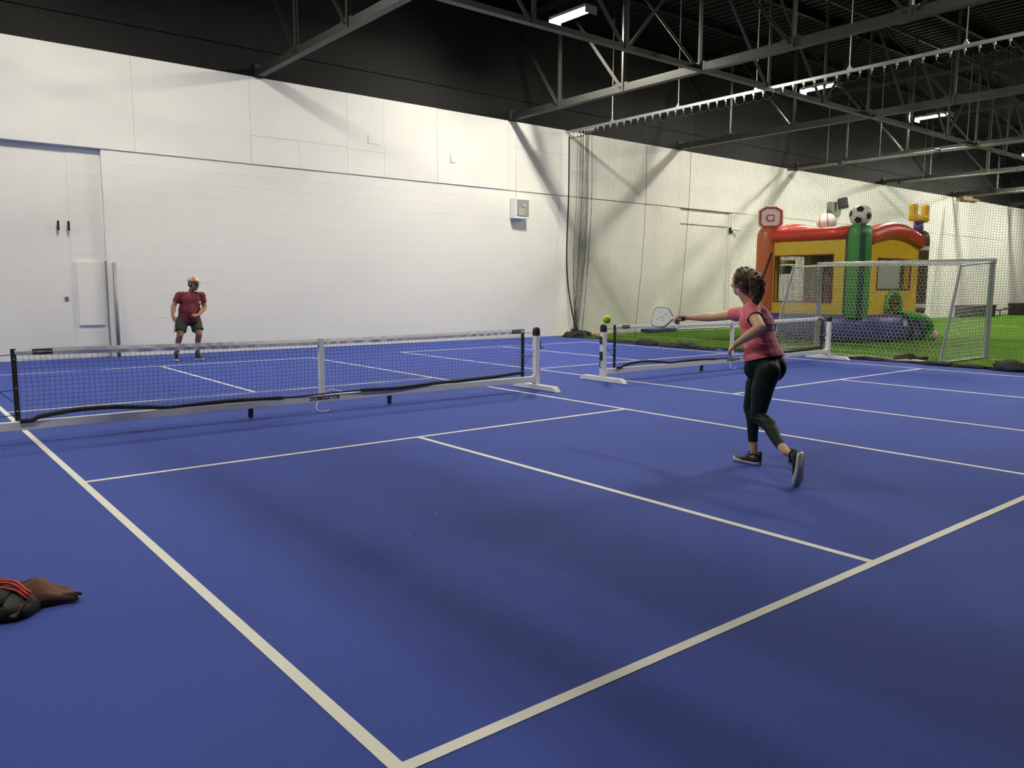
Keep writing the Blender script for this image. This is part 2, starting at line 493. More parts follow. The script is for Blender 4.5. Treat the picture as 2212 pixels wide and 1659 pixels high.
# small square patches and filled openings, proud of the panels by a few millimetres
for (x0, z0, x1, z1, p) in [(5.88, 5.06, 6.17, 5.27, .012), (7.40, 5.09, 7.62, 5.26, .005), (7.42, 5.84, 7.63, 6.05, .004), (6.0, 5.86, 6.3, 6.04, .004), (5.5, 5.42, 5.75, 5.62, .004)]:
    panel(x0, z0, x1, z1, y=YW - .034 - p, g=0, t=.03, nm='wall_patch')
panel(8.37, 4.84, 8.53, 5.06, y=YW - .062, g=0, t=.04, nm='wall_patch'); panel(8.40, 4.88, 8.50, 5.02, y=YW - .068, g=0, t=.04, nm='wall_patch')
panel(-.81, .68, -.34, 1.98, y=YW + .062, g=0, t=.05, nm='access_panel', m=M_wall)
q = MB(); q.mm((-.272, YW - .004, 0), (-.225, YW + .12, 2.0)); q.build('corner_guard', M_dull, wall)
q = MB(); q.mm((-4.2, YW + .085, Z1 - .012), (-.25, YW + .11, Z1 + .01)); q.build('lintel', M_wall2, wall)

# doorway with a blank door beyond the netting
door = thing('door_1', (19.5, YW + .1, 0), kind='structure')
q = MB(); q.mm((18.12, YW + .10, .01), (20.93, YW + .15, 3.728)); q.build('door_leaf', M_wall2, door)
q = MB(); q.mm((18.12, YW + .06, 3.74), (20.93, YW + .15, 4.25)); q.build('transom_panel', M_wall, door)
q = MB(); q.mm((18.05, YW + .02, 0), (18.12, YW + .2, 4.25)); q.mm((20.93, YW + .02, 0), (21.04, YW + .2, 4.25)); q.build('door_frame', M_wall2, door)

for nm, a, b in (('wall_left', (-13.3, -26, 0), (-13, 9.6, 6.2)), ('wall_right', (63, -26, 0), (63.3, 9.6, 6.2)), ('wall_front', (-13.3, -26.3, 0), (63.3, -26, 6.2))):
    w = thing(nm, a, kind='structure')
    q = MB(); q.mm(a, b); q.build('lower_wall', M_wallfar, w)
    q = MB(); q.mm((a[0], a[1], 6.2), (b[0], b[1], 9.3)); q.build('upper_wall', M_black, w)

# roof deck: ribbed black sheet, with purlins
ceil = thing('ceiling', (25, -5, 9.1), kind='structure')
prof = []
x = -13.3
while x < 63.3:
    prof += [(x, 9.10), (x + .10, 9.10), (x + .14, 9.06), (x + .26, 9.06), (x + .30, 9.10)]; x += .30
V = []; F = []
for i, (px, pz) in enumerate(prof):
    V += [(px, -26.3, pz), (px, 9.6, pz), ]
F = [(2 * i, 2 * i + 1, 2 * i + 3, 2 * i + 2) for i in range(len(prof) - 1)]
me = bpy.data.meshes.new('roof_deck'); me.from_pydata(V, [], F); me.update(); link('roof_deck', me, M_deck, ceil)
q = MB(); q.mm((-13.3, -26.3, 9.12), (63.3, 9.6, 9.3)); q.build('roof_slab', M_deck, ceil)
for y in (8.35, 6.15, 3.87, 1.58, -.72, -3.0, -5.3, -7.6):
    q = MB(); q.mm((-13, y - .05, 8.90), (63, y + .05, 8.915)); q.mm((-13, y - .006, 8.915), (63, y + .006, 9.06)); q.build('purlin', M_deck, ceil)

# ------------------------------------------------------------------ roof trusses
NODES = [7.30 - 2.29 * k for k in range(9)]
ZB, ZT = 6.20, 8.80


def make_truss(x):
    t = thing('roof_truss', (x, 0, ZB))
    q = MB(); q.mm((x - .012, -12, ZB + .012), (x - .002, 9.36, ZB + .20)); q.mm((x + .002, -12, ZB + .012), (x + .012, 9.36, ZB + .20)); q.mm((x - .082, -12, ZB), (x + .082, 9.36, ZB + .012))
    q.build('bottom_chord', M_steel, t)
    q = MB(); q.mm((x - .012, -12, ZT), (x + .012, 9.36, ZT + .1)); q.mm((x - .08, -12, ZT + .09), (x + .08, 9.36, ZT + .105)); q.build('top_chord', M_steel, t)
    prevy = 9.33
    for k, y in enumerate(NODES):
        q = MB(); q.mm((x - .045, y - .008, ZB + .02), (x - .012, y + .045, ZT + .05)); q.mm((x + .012, y - .008, ZB + .02), (x + .045, y + .045, ZT + .05)); q.build('web_post', M_steel, t)
        q = MB()
        a = Vector((0, prevy - .12, ZT + .02)); b = Vector((0, y + .10, ZB + .13))
        if k >= 5: a, b = Vector((0, y - .1, ZT + .02)), Vector((0, prevy - .1, ZB + .13))
        for sx in (-.045, .045):
            q.bar(a + Vector((x + sx, 0, 0)), b + Vector((x + sx, 0, 0)), .055, .008)
            q.bar(a + Vector((x + sx * .55, 0, 0)), b + Vector((x + sx * .55, 0, 0)), .008, .055)
        q.build('web_diagonal', M_steel, t)
        q = MB(); q.mm((x - .016, y - .12, ZB + .02), (x + .016, y + .30, ZB + .235)); q.build('gusset_plate', M_steel, t)
        prevy = y
    q = MB(); q.mm((x - .10, 9.30, ZB - .02), (x + .10, 9.36, ZB + .26)); q.build('wall_seat', M_steel, t)
    return t


TX = [3.11, -4.25, 10.47, 17.9, 25.2, 32.3, 39.7, 47.1]
TL = ['dark steel roof truss meeting the wall above the upper left seam of the white wall',
      'dark steel roof truss overhead near the photographer, outside the frame at left',
      'large dark steel roof truss just in front of the ceiling track of the black netting',
      'dark roof truss beyond the netting track, above the closed doorway in the wall',
      'dark roof truss with a pale sprinkler pipe along it, above the bouncy house',
      'dark distant roof truss over the turf, carrying the short pale pipe',
      'distant roof truss over the turf near the wood block on the wall top',
      'farthest roof truss at the right edge over the turf']
tr0 = make_truss(TX[0]); tag(tr0, TL[0], 'truss', 'roof trusses')
for x, l in zip(TX[1:], TL[1:]):
    c = copy_tree(tr0, (x, 0, ZB)); tag(c, l, 'truss', 'roof trusses')
    if x < 0:                  # unseen truss: slotted bottom chord made up to cast twin shadow bands on the floor
        for o in [o for o in ORG if o.parent is c and o.name.startswith('bottom_chord')]:
            q = MB()
            for xa, xb in ((-.143, -.022), (.034, .155)): q.mm((xa, -12, 0), (xb, 9.36, .012))
            for xa in (-.143, .145): q.mm((xa, -12, .012), (xa + .010, 9.36, .18))
            me = q.mesh('bottom_chord'); me.materials.append(M_steel); o.data = me
        for o in [o for o in ORG if o.parent is c and o.name.startswith('web_post')]: o.scale.x = 1

# cross girders between trusses, along the wall direction
GY = 2.65


def make_girder(x0, L):
    t = thing('cross_girder', (x0, GY, ZB))
    q = MB(); q.mm((x0 + .08, GY - .075, ZB + .005), (x0 + L - .08, GY + .075, ZB + .017)); q.mm((x0 + .08, GY - .010, ZB + .017), (x0 + L - .08, GY + .010, ZB + .13)); q.build('bottom_chord', M_steel, t)
    q = MB(); q.mm((x0 + .08, GY - .06, ZT + .05), (x0 + L - .08, GY + .06, ZT + .062)); q.mm((x0 + .08, GY - .01, ZT - .04), (x0 + L - .08, GY + .01, ZT + .05)); q.build('top_chord', M_steel, t)
    xs = [x0 + L * k / 3 for k in range(4)]
    for k in (1, 2):
        q = MB(); q.mm((xs[k] - .05, GY - .03, ZB + .02), (xs[k] + .05, GY - .005, ZT + .05)); q.build('web_post', M_steel, t)
    for (a, b) in ((xs[0] + .1, xs[1]), (xs[1], xs[2]), (xs[3] - .1, xs[2])):
        q = MB(); q.bar((a, GY + .02, ZT), (b - (.1 if a < b else -.1), GY + .02, ZB + .12), .06, .05, upv=(0, 1, 0)); q.build('web_diagonal', M_steel, t)
    return t


g0 = make_girder(3.11, 7.36); tag(g0, 'dark cross girder running below the nearest ceiling light to the big truss', 'girder', 'cross girders')
for i, (x, l) in enumerate(((10.47, 'dark cross girder behind the netting track, between the big truss and the next one'), (17.9, 'dark cross girder under the middle ceiling light above the bouncy house'), (25.2, 'dark cross girder at upper right, over the far turf'), (32.3, 'most distant dark cross girder over the far end of the turf'))):
    c = copy_tree(g0, (x, GY, ZB)); tag(c, l, 'girder', 'cross girders')
    c.scale.x = (sorted(TX)[i + 3] - x) / 7.36

# ------------------------------------------------------------------ lamps
def make_lamp(p):
    x, y, z = p
    t = thing('high_bay_light', p)
    q = MB(); q.mm((x - .19, y - .62, z + .02), (x + .19, y + .62, z + .09)); q.mm((x - .09, y - .25, z + .09), (x + .09, y + .25, z + .14)); q.build('housing', M_house, t, bevel=.008)
    q = MB(); q.mm((x - .19, y - .62, z - .10), (x + .19, y - .608, z + .03)); q.mm((x - .19, y + .608, z - .10), (x + .19, y + .62, z + .03)); q.build('light_baffle', M_house, t)  # plates added at both ends to hold light off the upper wall
    for sx in (-.1, .1):
        q = MB(); q.mm((x + sx - .035, y - .6, z), (x + sx + .035, y + .6, z + .019)); q.build('led_strip', M_led, t)
    for sy in (-.45, .45):
        q = MB(); q.tube([(x, y + sy, z + .09), (x, y + sy * .6, 9.07)], .006, 5); q.build('hanger_cable', M_steel, t)
    return t


LAMPS = [((9.15, 5.45, 7.8), 'bright high bay ceiling light nearest the camera, glowing above the big truss'),
         ((27.0, 4.95, 7.8), 'bright ceiling light farther right, above the yellow goalpost of the bouncy house'),
         ((39.0, 5.4, 7.8), 'ceiling light cut by the right edge of the frame'),
         ((46.5, 5.2, 7.8), 'ceiling light at the far end of the turf, right of the frame')]
DIM = [((19.85, 5.35, 7.8), .74, 'bright ceiling light just below the netting track'),
       ((-9.5, 5.5, 7.8), .6, 'ceiling light beyond the left edge of the frame'),
       ((-.5, 5.6, 7.8), .52, 'ceiling light over the man, above the frame'),
       ((-4.9, -4.5, 7.8), .66, 'dimmer ceiling light over the left side of the near court, above the frame'),
       ((.4, -.8, 7.8), .24, 'dimmer ceiling light over the nearer net, above the frame'),
       ((6.6, -4.6, 7.8), .40, 'dimmer ceiling light between the two courts, above the frame'),
       ((15.5, -4.9, 7.8), .8, 'dimmer ceiling light over the near turf, above the frame'),
       ((26.0, -5.0, 7.8), .95, 'dimmer ceiling light over the middle of the turf, right of the frame'),
       ((38.0, -5.0, 7.8), 1.2, 'dimmer ceiling light over the far turf, right of the frame')]
l0 = make_lamp(LAMPS[0][0]); tag(l0, LAMPS[0][1], 'ceiling light', 'high bay lights')
for p, l in LAMPS[1:]:
    c = copy_tree(l0, p); tag(c, l, 'ceiling light', 'high bay lights')
for p, k, l in DIM:
    c = copy_tree(l0, p); tag(c, l, 'ceiling light', 'high bay lights')
    for o in [x for x in ORG if x.parent is c and x.name.startswith('led_strip')]:
        if p[0] == -4.9:      # strips of this unseen fixture pulled together to sharpen those floor shadow bands
            o.location.x += -.08 if o.bound_box[0][0] > 0 else .08
        o.material_slots[0].link = 'OBJECT'
        o.material_slots[0].material = mat('led_panel_dim_%d' % round(k * 100), (0.9, 0.9, 0.85), .5, emit=LED_TINT, estr=LED_POWER * k, linear=True)

# ------------------------------------------------------------------ pipes and rods under the roof
def pipe(name, pts, r, m, label, cat='pipe', couplers=(), rods=()):
    t = thing(name, pts[0], label, cat)
    q = MB(); q.tube(pts, r, 10); q.build('pipe_run', m, t, smooth=True)
    a, b = Vector(pts[0]), Vector(pts[-1])
    for f in couplers:
        p = a.lerp(b, f); d = (b - a).normalized() * .07
        q = MB(); q.tube([p - d, p + d], r * 1.7, 10); q.build('coupler', M_blackp, t)
    for f in rods:
        p = a.lerp(b, f)
        q = MB(); q.tube([p, (p.x, p.y, 9.08)], .012, 6); q.build('hanger_rod', M_pipe, t)
    return t


pipe('sprinkler_pipe', [(24.3, 9.2, 6.10), (24.3, -9, 6.10)], .055, M_pipe, 'pale sprinkler pipe running under the truss above the bouncy house', couplers=(.02, .12, .31, .5), rods=(.09, .2, .36))
pipe('sprinkler_pipe', [(31.4, 8.7, 6.12), (31.4, 3.6, 6.12)], .05, M_pipe, 'short pale sprinkler pipe hung under a distant truss over the turf', couplers=(.1,), rods=(.3, .8))
pipe('sprinkler_pipe', [(38.9, 8.4, 6.10), (38.9, -2, 6.10)], .05, M_pipe, 'faint sprinkler pipe at the right edge, beyond the short pale pipe', rods=(.3,))
pipe('conduit', [(10.66, YW - .055, 6.18), (10.66, YW - .055, 4.03)], .011, M_wall2, 'thin white conduit running down the wall to the emergency box', 'conduit')
pipe('wall_pipe', [(-.12, YW - .045, 0), (-.12, YW - .045, 1.97)], .036, M_dull, 'grey vertical pipe standing against the wall beside the recess')

# ------------------------------------------------------------------ small fittings on the wall
t = thing('emergency_light_box', (10.72, YW - .3, 3.44), 'white wall box with a grey front panel below the thin conduit', 'wall box')
q = MB(); q.mm((10.46, YW - .29, 3.46), (10.96, YW - .03, 4.03)); q.build('case', M_white, t, bevel=.008)
q = MB(); q.mm((10.50, YW - .302, 3.52), (10.94, YW - .288, 3.99)); q.build('front_panel', M_greybox, t)
q = MB(); q.mm((10.55, YW - .312, 3.54), (10.78, YW - .300, 3.74)); q.build('label_plate', mat('plate', (.42, .42, .37), .5, linear=True), t)
q = MB(); q.tube([(10.76, YW - .30, 3.83), (10.76, YW - .325, 3.83)], .045, 14); q.build('lamp_lens', mat('lens', (.5, .5, .46), .3, linear=True), t)
for x, l in ((-1.09, 'small black bracket on the recessed wall, left one of the pair'), (-.905, 'small black bracket on the recessed wall, right one of the pair')):
    t = thing('wall_bracket', (x, YW + .1, 2.6), l, 'bracket', 'black wall brackets')
    q = MB(); q.mm((x - .018, YW + .02, 2.59), (x + .018, YW + .035, 2.78)); q.build('plate', M_blackp, t)
    q = MB(); q.mm((x - .012, YW + .03, 2.61), (x + .012, YW + .108, 2.64)); q.mm((x - .012, YW + .03, 2.73), (x + .012, YW + .108, 2.76)); q.build('arm', M_galv, t)
t = thing('wall_outlet', (-1.01, YW + .1, 1.2), 'small dark outlet plate low on the recessed wall', 'outlet')
q = MB(); q.mm((-1.045, YW + .092, 1.18), (-.975, YW + .108, 1.265)); q.build('plate', M_greybox, t)
for z in (1.205, 1.24):
    q = MB(); q.mm((-1.025, YW + .087, z - .011), (-.995, YW + .093, z + .011)); q.build('socket', M_blackp, t)
t = thing('security_camera', (21.0, YW - .2, 3.66), 'small black and white camera at the corner of the closed doorway', 'camera')
q = MB(); q.mm((20.9, YW - .05, 3.52), (21.1, YW - .012, 3.72)); q.build('mount', M_blackp, t)
q = MB(); q.tube([(21.0, YW - .05, 3.66), (21.25, YW - .25, 3.64)], .055, 12); q.build('camera_body', M_white, t, smooth=False)
t = thing('wall_speaker', (28.1, YW - .3, 5.0), 'black speaker tilted off the wall above the baseball of the bouncy house', 'speaker')
q = MB(); R = Matrix.Rotation(.5, 3, 'Z') @ Matrix.Rotation(-.18, 3, 'X'); q.box((28.2, YW - .42, 5.05), (.75, .4, .42), R); q.build('cabinet', M_blackp, t, bevel=.05)
q = MB(); q.mm((27.6, YW - .25, 4.72), (28.0, YW - .03, 5.1)); q.build('wall_bracket', M_greybox, t)
t = thing('wood_block', (41.2, YW - .2, 6.2), 'pale wooden block on top of the far white wall', 'wood block')
q = MB(); q.mm((40.5, YW - .25, 6.10), (41.6, YW - .036, 6.34)); q.build('beam_end', M_wood, t, bevel=.01)
q = MB(); q.mm((41.6, YW - .22, 6.14), (42.6, YW - .036, 6.24)); q.build('brace', M_wood, t)

# ------------------------------------------------------------------ the two portable court nets
def make_net():
    t = thing('pickleball_net', (0, 0, 0))
    q = MB(); q.mm((-3.37, -.03, .112), (3.37, .03, .196)); q.build('base_bar', M_alu, t, bevel=.006)
    for sx in (-1, 1):
        q = MB(); q.mm((sx * 3.41 - .04, -.042, .06), (sx * 3.41 + .04, .042, .80)); q.build('post', M_alu, t, bevel=.006)
        q = MB()
        prof = [(.046, .795), (.046, .86), (.040, .893), (.026, .912), (.008, .918)]
        q.loft([[Vector((sx * 3.41 + a * r, b * r, z)) for a, b in ((1, .7), (.7, 1), (-.7, 1), (-1, .7), (-1, -.7), (-.7, -1), (.7, -1), (1, -.7))] for r, z in prof]); q.build('post_cap', M_blackp, t)
        q = MB(); X = sx * 3.41
        poly = [(X - .05, -.50, 0.003), (X - .05, -.42, .075), (X - .05, .42, .075), (X - .05, .50, 0.003)]
        q.prism(poly, (.10, 0, 0)); q.build('foot', M_alu, t, bevel=.005)
        q = MB(); q.mm((sx * 3.365 - .012, -.034, .105), (sx * 3.365 + .012, .034, .215)); q.build('bar_bracket', M_white, t)
        # buckle and lever on the outer side of the post
        o = sx * 3.452
        q = MB(); q.mm((o - .012, -.02, .60), (o + .022 * sx + .012, .03, .72)); q.bar((o, -.02, .60), (o + sx * .05, -.07, .615), .012, .012); q.build('crank', M_blackp, t)
        q = MB(); q.mm((o - .008, -.03, .34), (o + .012, .03, .48)); q.tube([(o + sx * .01, 0, .34), (o + sx * .03, 0, .31), (o + sx * .03, 0, .24), (o, 0, .22)], .008, 6); q.build('crank_handle', M_blackp, t)
        s = sx * 3.15
        q = MB(); q.mm((s - .022, -.012, .205), (s + .022, .012, .895)); q.build('side_sleeve', M_hem, t)
        q = MB()
        for z in (.26, .5, .84):
            q.tube([(s, 0, z), (sx * 3.37, 0, z - .01)], .004, 5)
        q.tube([(s, 0, .36), (sx * 3.37, 0, .58)], .004, 5); q.build('tie_cord', M_blackp, t)
        q = MB()
        for z in (.30, .52, .80): q.ball((s, -.016, z), .008, 8, 6)
        q.build('grommets', M_galv, t)
    # cord netting
    def ztop(x): return .835 - .025 * (1 - (x / 3.13) ** 2) - .0
    nx, nz = 126, 14
    xs = np.linspace(-3.13, 3.13, nx)
    zb = .212
    P = np.zeros((nx, 15, 3)); u = np.linspace(0, 1, 15)
    for i, x in enumerate(xs):
        zt = .835 - .028 * (1 - (x / 3.13) ** 2)
        P[i, :, 2] = zt + (zb - zt) * u
        P[i, :, 0] = x + .022 * np.sin(u * 3.1) * (1 if x < 0 else .8) + .004 * np.sin(9 * u + i)
        P[i, :, 1] = .03 * np.sin(2.1 * x + 1) * np.sin(PI * u) + .012 * np.sin(7 * x + 4 * u)
    V1, F1 = strands('a', P, .0016); V2, F2 = strands('b', P.transpose(1, 0, 2), .0016)
    me = fast_mesh('net_mesh', np.concatenate([V1, V2]), np.concatenate([F1, F2 + len(V1)])); tag(link('net_mesh', me, M_blacknet, t), kind='stuff')
    # white vinyl tape, gathered along its cord
    N = 260; rings = []
    for i in range(N + 1):
        x = -3.14 + 6.30 * i / N
        zt = .905 - .030 * (1 - (x / 3.14) ** 2); zl = zt - .072
        w = .006 * math.sin(38 * x + 3 * math.sin(5 * x)) * (.7 + .3 * math.sin(3 * x))
        rings.append([Vector((x, -.010 + w, zl)), Vector((x, -.016 - w, zt - .036 + .4 * w)), Vector((x, -.006, zt)), Vector((x, .006, zt)), Vector((x, .016 - w, zt - .034)), Vector((x, .010 + w, zl))])
    q = MB(); q.loft(rings); q.build('top_tape', M_white, t, smooth=False)
    q = MB(); q.mm((-.03, -.026, .20), (.03, -.021, .872)); q.mm((-.03, -.026, .872), (.03, .024, .879)); q.mm((-.03, .020, .20), (.03, .024, .872)); q.build('center_strap', M_white, t)
    q = MB(); q.tube(spl([(.03, -.03, .235), (.1, -.05, .262), (.2, -.05, .235), (.30, -.04, .215), (.5, -.035, .205)]), .005, 6)
    q.tube(spl([(-.06, -.032, .12), (-.10, -.05, .085), (-.10, -.07, .03), (-.05, -.09, .008), (.02, -.09, .012), (.05, -.07, .02)]), .006, 6); q.build('strap_cord', M_white, t)
    # black bottom hem resting on the bar
    pts = []; rs = []
    for i in range(121):
        x = -3.14 + 6.28 * i / 120
        e = max(0, -1.75 - x) / 1.4
        z = .212 + .055 * math.sin(PI * min(1, e)) + .008 * math.sin(4.1 * x) + (.05 * max(0, (x - 1.0) / 2.1) * abs(math.sin(1.6 * x)) if x > 1 else 0)
        if x < -3.0: z = .205
        pts.append((x, -.032 - .02 * math.sin(1.7 * x + .6), z)); rs.append(.020 if abs(x) > .5 else .008)
    q = MB(); q.tube(pts, rs, 6, flat=(.75, 1.15)); q.build('bottom_hem', M_hem, t)
    for x in (-.88, .93):
        q = MB(); q.mm((x - .022, -.02, .055), (x + .022, .02, .112)); q.mm((x - .026, -.004, .02), (x - .018, .016, .07)); q.mm((x + .018, -.004, .02), (x + .026, .016, .07)); q.build('caster_fork', M_blackp, t)
        q = MB(); q.tube([(x - .015, .004, .033), (x + .015, .004, .033)], .031, 16); q.build('caster_wheel', M_blackp, t)
    q = text_mesh('DOMINATOR', .062, .0008, .22, .0016, 1.02); q.transform(Matrix.Translation((0.02, -.0312, .156)) @ Matrix.Rotation(PI / 2, 4, 'X') @ Matrix.Diagonal((1.02, 1, 1, 1)))
    link('maker_lettering', q, M_letter, t)
    for x in (-2.91, 3.02):
        q = MB(); q.mm((x - .085, -.028, .838), (x + .085, -.024, .888)); lb = q.build('tape_label', M_blackp, t)
        me = text_mesh('DOMINATOR', .026, .0005, .2, .0006); me.transform(Matrix.Translation((x, -.0290, .863)) @ Matrix.Rotation(PI / 2, 4, 'X')); link('label_lettering', me, M_letterw, lb)
    return t


netA = make_net(); tag(netA, 'wide portable net with white tape at left, in front of the man', 'net', 'portable court nets')
netB = copy_tree(netA, (8.32, .10, 0)); tag(netB, 'portable net with white tape on the farther court, behind the woman', 'net', 'portable court nets')

# ------------------------------------------------------------------ divider netting on its ceiling track
RX, RZ = 12.63, 6.11
t = thing('curtain_track', (RX, 9.35, RZ), 'long galvanized ceiling track carrying the black netting rollers', 'track')
q = MB(); q.mm((RX - .028, -9, RZ), (RX + .028, 9.38, RZ + .012)); q.mm((RX - .028, -9, RZ + .012), (RX - .020, 9.38, RZ + .06)); q.mm((RX + .020, -9, RZ + .012), (RX + .028, 9.38, RZ + .06)); q.mm((RX - .028, -9, RZ + .055), (RX + .028, 9.38, RZ + .064)); q.build('rail', M_galv, t)
for y in (7.47, 5.10, 2.75, .44, -1.91, -4.25, -6.6):
    q = MB(); q.tube([(RX, y, RZ + .06), (RX, y, 8.95)], .011, 6); q.build('hanger_rod', M_galv, t)
    q = MB(); q.mm((RX - .035, y - .045, RZ + .05), (RX + .035, y + .045, RZ + .10)); q.mm((RX - .02, y - .02, RZ + .10), (RX + .02, y + .02, RZ + .15)); q.build('rail_clamp', M_galv, t)
ry = [9.22, 9.05, 8.88, 8.72, 8.58, 8.48, 8.40, 8.34, 8.28, 8.20, 8.05]
y = 7.80
while y > -8: ry.append(y); y -= .262
rm = None
for y in ry:
    if rm is None:
        q = MB(); q.mm((-.02, -.02, -.055), (.02, .02, .004)); q.mm((-.006, -.006, -.10), (.006, .006, -.05)); q.tube([(0, 0, -.10), (0, .012, -.115), (0, 0, -.13), (0, -.012, -.115)], .004, 5, closed=True)
        rm = q.mesh('roller'); rm.materials.append(M_galv)
    o = bpy.data.objects.new('roller', rm); COL.objects.link(o); o.parent = t; o.location = Vector((RX, y, RZ)) - ORG[t]; ORG[o] = Vector((RX, y, RZ))

net = thing('divider_netting', (RX, 9.0, 0), 'tall black divider netting hanging from the ceiling track to the turf edge', 'netting')
CELL = .048
NU = 332; NZ = 122
u = np.arange(NU) * CELL
gath = np.clip((u - .2) / .5, 0, 1) * np.clip((2.9 - u) / .6, 0, 1)       # gathered near the wall
dy = CELL * (1 - .06) * (1 - .72 * gath)
yy = 9.25 - np.concatenate([[0], np.cumsum(dy[1:])])
ph = np.cumsum(CELL * (2 * PI / (.95 - .55 * gath)))
amp = .030 + .10 * gath
ztop_line = RZ - .13
# sag of the head rope between rollers
rys = np.array(sorted(ry))
def sag(y):
    i = np.clip(np.searchsorted(rys, y) - 1, 0, len(rys) - 2)
    f = np.clip((y - rys[i]) / (rys[i + 1] - rys[i]), 0, 1)
    return 4 * f * (1 - f) * np.minimum(.085, (rys[i + 1] - rys[i]) * .3)
zt = ztop_line - np.array([sag(v) for v in yy])
s = np.linspace(0, 1, NZ)                                                       # 0 at the top
P = np.zeros((NU, NZ, 3))
soft = np.minimum(1, .35 + 1.2 * s) * (1 - .35 * np.clip((s - .55) / .45, 0, 1))
tri = 2 / PI * np.arcsin(np.sin(ph))
for i in range(NU):
    z = zt[i] * (1 - s) + .03 * s
    x = RX + amp[i] * tri[i] * soft + .018 * np.sin(ph[i] * .37 + 2.4 * s) - .34 * np.clip((s - .25) / .75, 0, 1) ** 1.6
    yv = yy[i] + .02 * np.sin(5 * s + i * .21) * s
    e = max(0, 1 - u[i] / 1.3)
    yv = yv - .55 * e * np.clip((s - .45) / .55, 0, 1) ** 2
    x = x + .25 * e * np.clip((s - .6) / .4, 0, 1) ** 2
    P[i, :, 0] = x; P[i, :, 1] = yv; P[i, :, 2] = z + .006 * np.sin(ph[i] * .9) * (1 - s)
V1, F1 = strands('a', P, .0023); V2, F2 = strands('b', P.transpose(1, 0, 2), .0023)
me = fast_mesh('net_mesh', np.concatenate([V1, V2]), np.concatenate([F1, F2 + len(V1)])); tag(link('net_mesh', me, M_greynet, net), kind='stuff')
q = MB(); q.tube([tuple(p) for p in P[:, 0, :]], .012, 5); q.build('head_rope', M_blacknet, net)
q = MB(); q.tube([tuple(p) for p in P[0, :, :]], .022, 5); q.build('edge_rope', M_blacknet, net)
yt = lambda y: int(np.argmin(np.abs(yy - y)))
for i in (yt(8.62), yt(8.46), yt(6.16), yt(4.62)):
    q = MB(); q.tube([tuple(p + np.array([-.004, 0, 0])) for p in P[i, ::3, :]], .007, 5); q.build('seam_rope', M_blacknet, net)
# loose foot of the netting lying in folds on the turf edge
def lump(name, c, r, seed, m, par, label=None, sub=3, amp=.35, freq=2.2, floorz=.004, rot=0):
    bm = bmesh.new(); bmesh.ops.create_icosphere(bm, subdivisions=sub, radius=1)
    R = Matrix.Rotation(rot, 3, 'Z')
    for v in bm.verts:
        n = noise.noise(v.co * freq + Vector((seed * 3.1, seed * 1.7, seed))) * amp + noise.noise(v.co * freq * 2.7 + Vector((seed, 9, seed * 2))) * amp * .5
        p = v.co * (1 + n)
        p = R @ Vector((p.x * r[0], p.y * r[1], p.z * r[2])) + Vector(c)
        p.z = max(floorz, p.z); v.co = p
    me = bpy.data.meshes.new(name); bm.to_mesh(me); bm.free()
    return tag(link(name, me, m, par, smooth=True), label)


for (px, py, rx, ryy, rz, sd) in ((1245, 727, .30, .34, .20, 1), (1262, 724, .2, .3, .12, 2), (1330, 738, .12, .5, .05, 3), (1398, 744, .16, .38, .14, 4), (1440, 747, .13, .35, .08, 5), (1475, 750, .17, .45, .13, 6), (1515, 753, .12, .4, .05, 7), (1600, 757, .1, .5, .05, 8), (1700, 764, .11, .5, .06, 9), (1790, 770, .1, .5, .05, 10), (1880, 776, .1, .5, .05, 11), (1968, 780, .14, .36, .12, 12), (2020, 787, .12, .3, .06, 13), (2090, 792, .1, .45, .045, 14), (2195, 800, .17, .38, .16, 15), (2300, 806, .15, .5, .1, 16)):
    p = at(px, py, 2, .02)
    lump('netting_foot', (p.x, p.y, .02), (rx, ryy, rz), sd, M_hem, net, amp=.6, freq=2.6)
q = MB(); pts = [(12.2 + .06 * math.sin(1.9 * y) + .03 * math.sin(5 * y), y, .02 + .012 * math.sin(3 * y + 1)) for y in np.arange(8.9, -8, -.15)]
q.tube(pts, .028, 6, flat=(1.6, .8)); q.build('foot_hem', M_hem, net)

# ------------------------------------------------------------------ football goal with honeycomb net
gx, yL, yR, GH = 14.60, 2.02, -1.95, 2.09
goal = thing('soccer_goal', (gx, 0, 0), 'silver framed soccer goal with white honeycomb net behind the divider netting', 'goal')


def post(a, b, name, r=.055, m=M_alu2):
    q = MB(); q.tube([a, b], r, 12); q.build(name, m, goal, smooth=False)


post((gx, yL, 0.005), (gx, yL, GH), 'goal_post', .06); post((gx, yR, 0.005), (gx, yR, GH), 'goal_post', .06); post((gx, yL + .06, GH), (gx, yR - .06, GH), 'crossbar', .06)
bt = {yL: Vector((13.38, yL, 2.0)), yR: Vector((13.0, yR, 1.96))}
bb = {yL: Vector((12.60, yL, .03)), yR: Vector((12.34, yR, .03))}
for y in (yL, yR):
    post((gx, y, GH - .02), bt[y], 'top_stay', .022); post(bt[y], bb[y], 'back_stay', .028); post((gx, y, .03), bb[y], 'ground_bar', .022)
post(bb[yL], bb[yR], 'ground_bar', .022)
HX = []


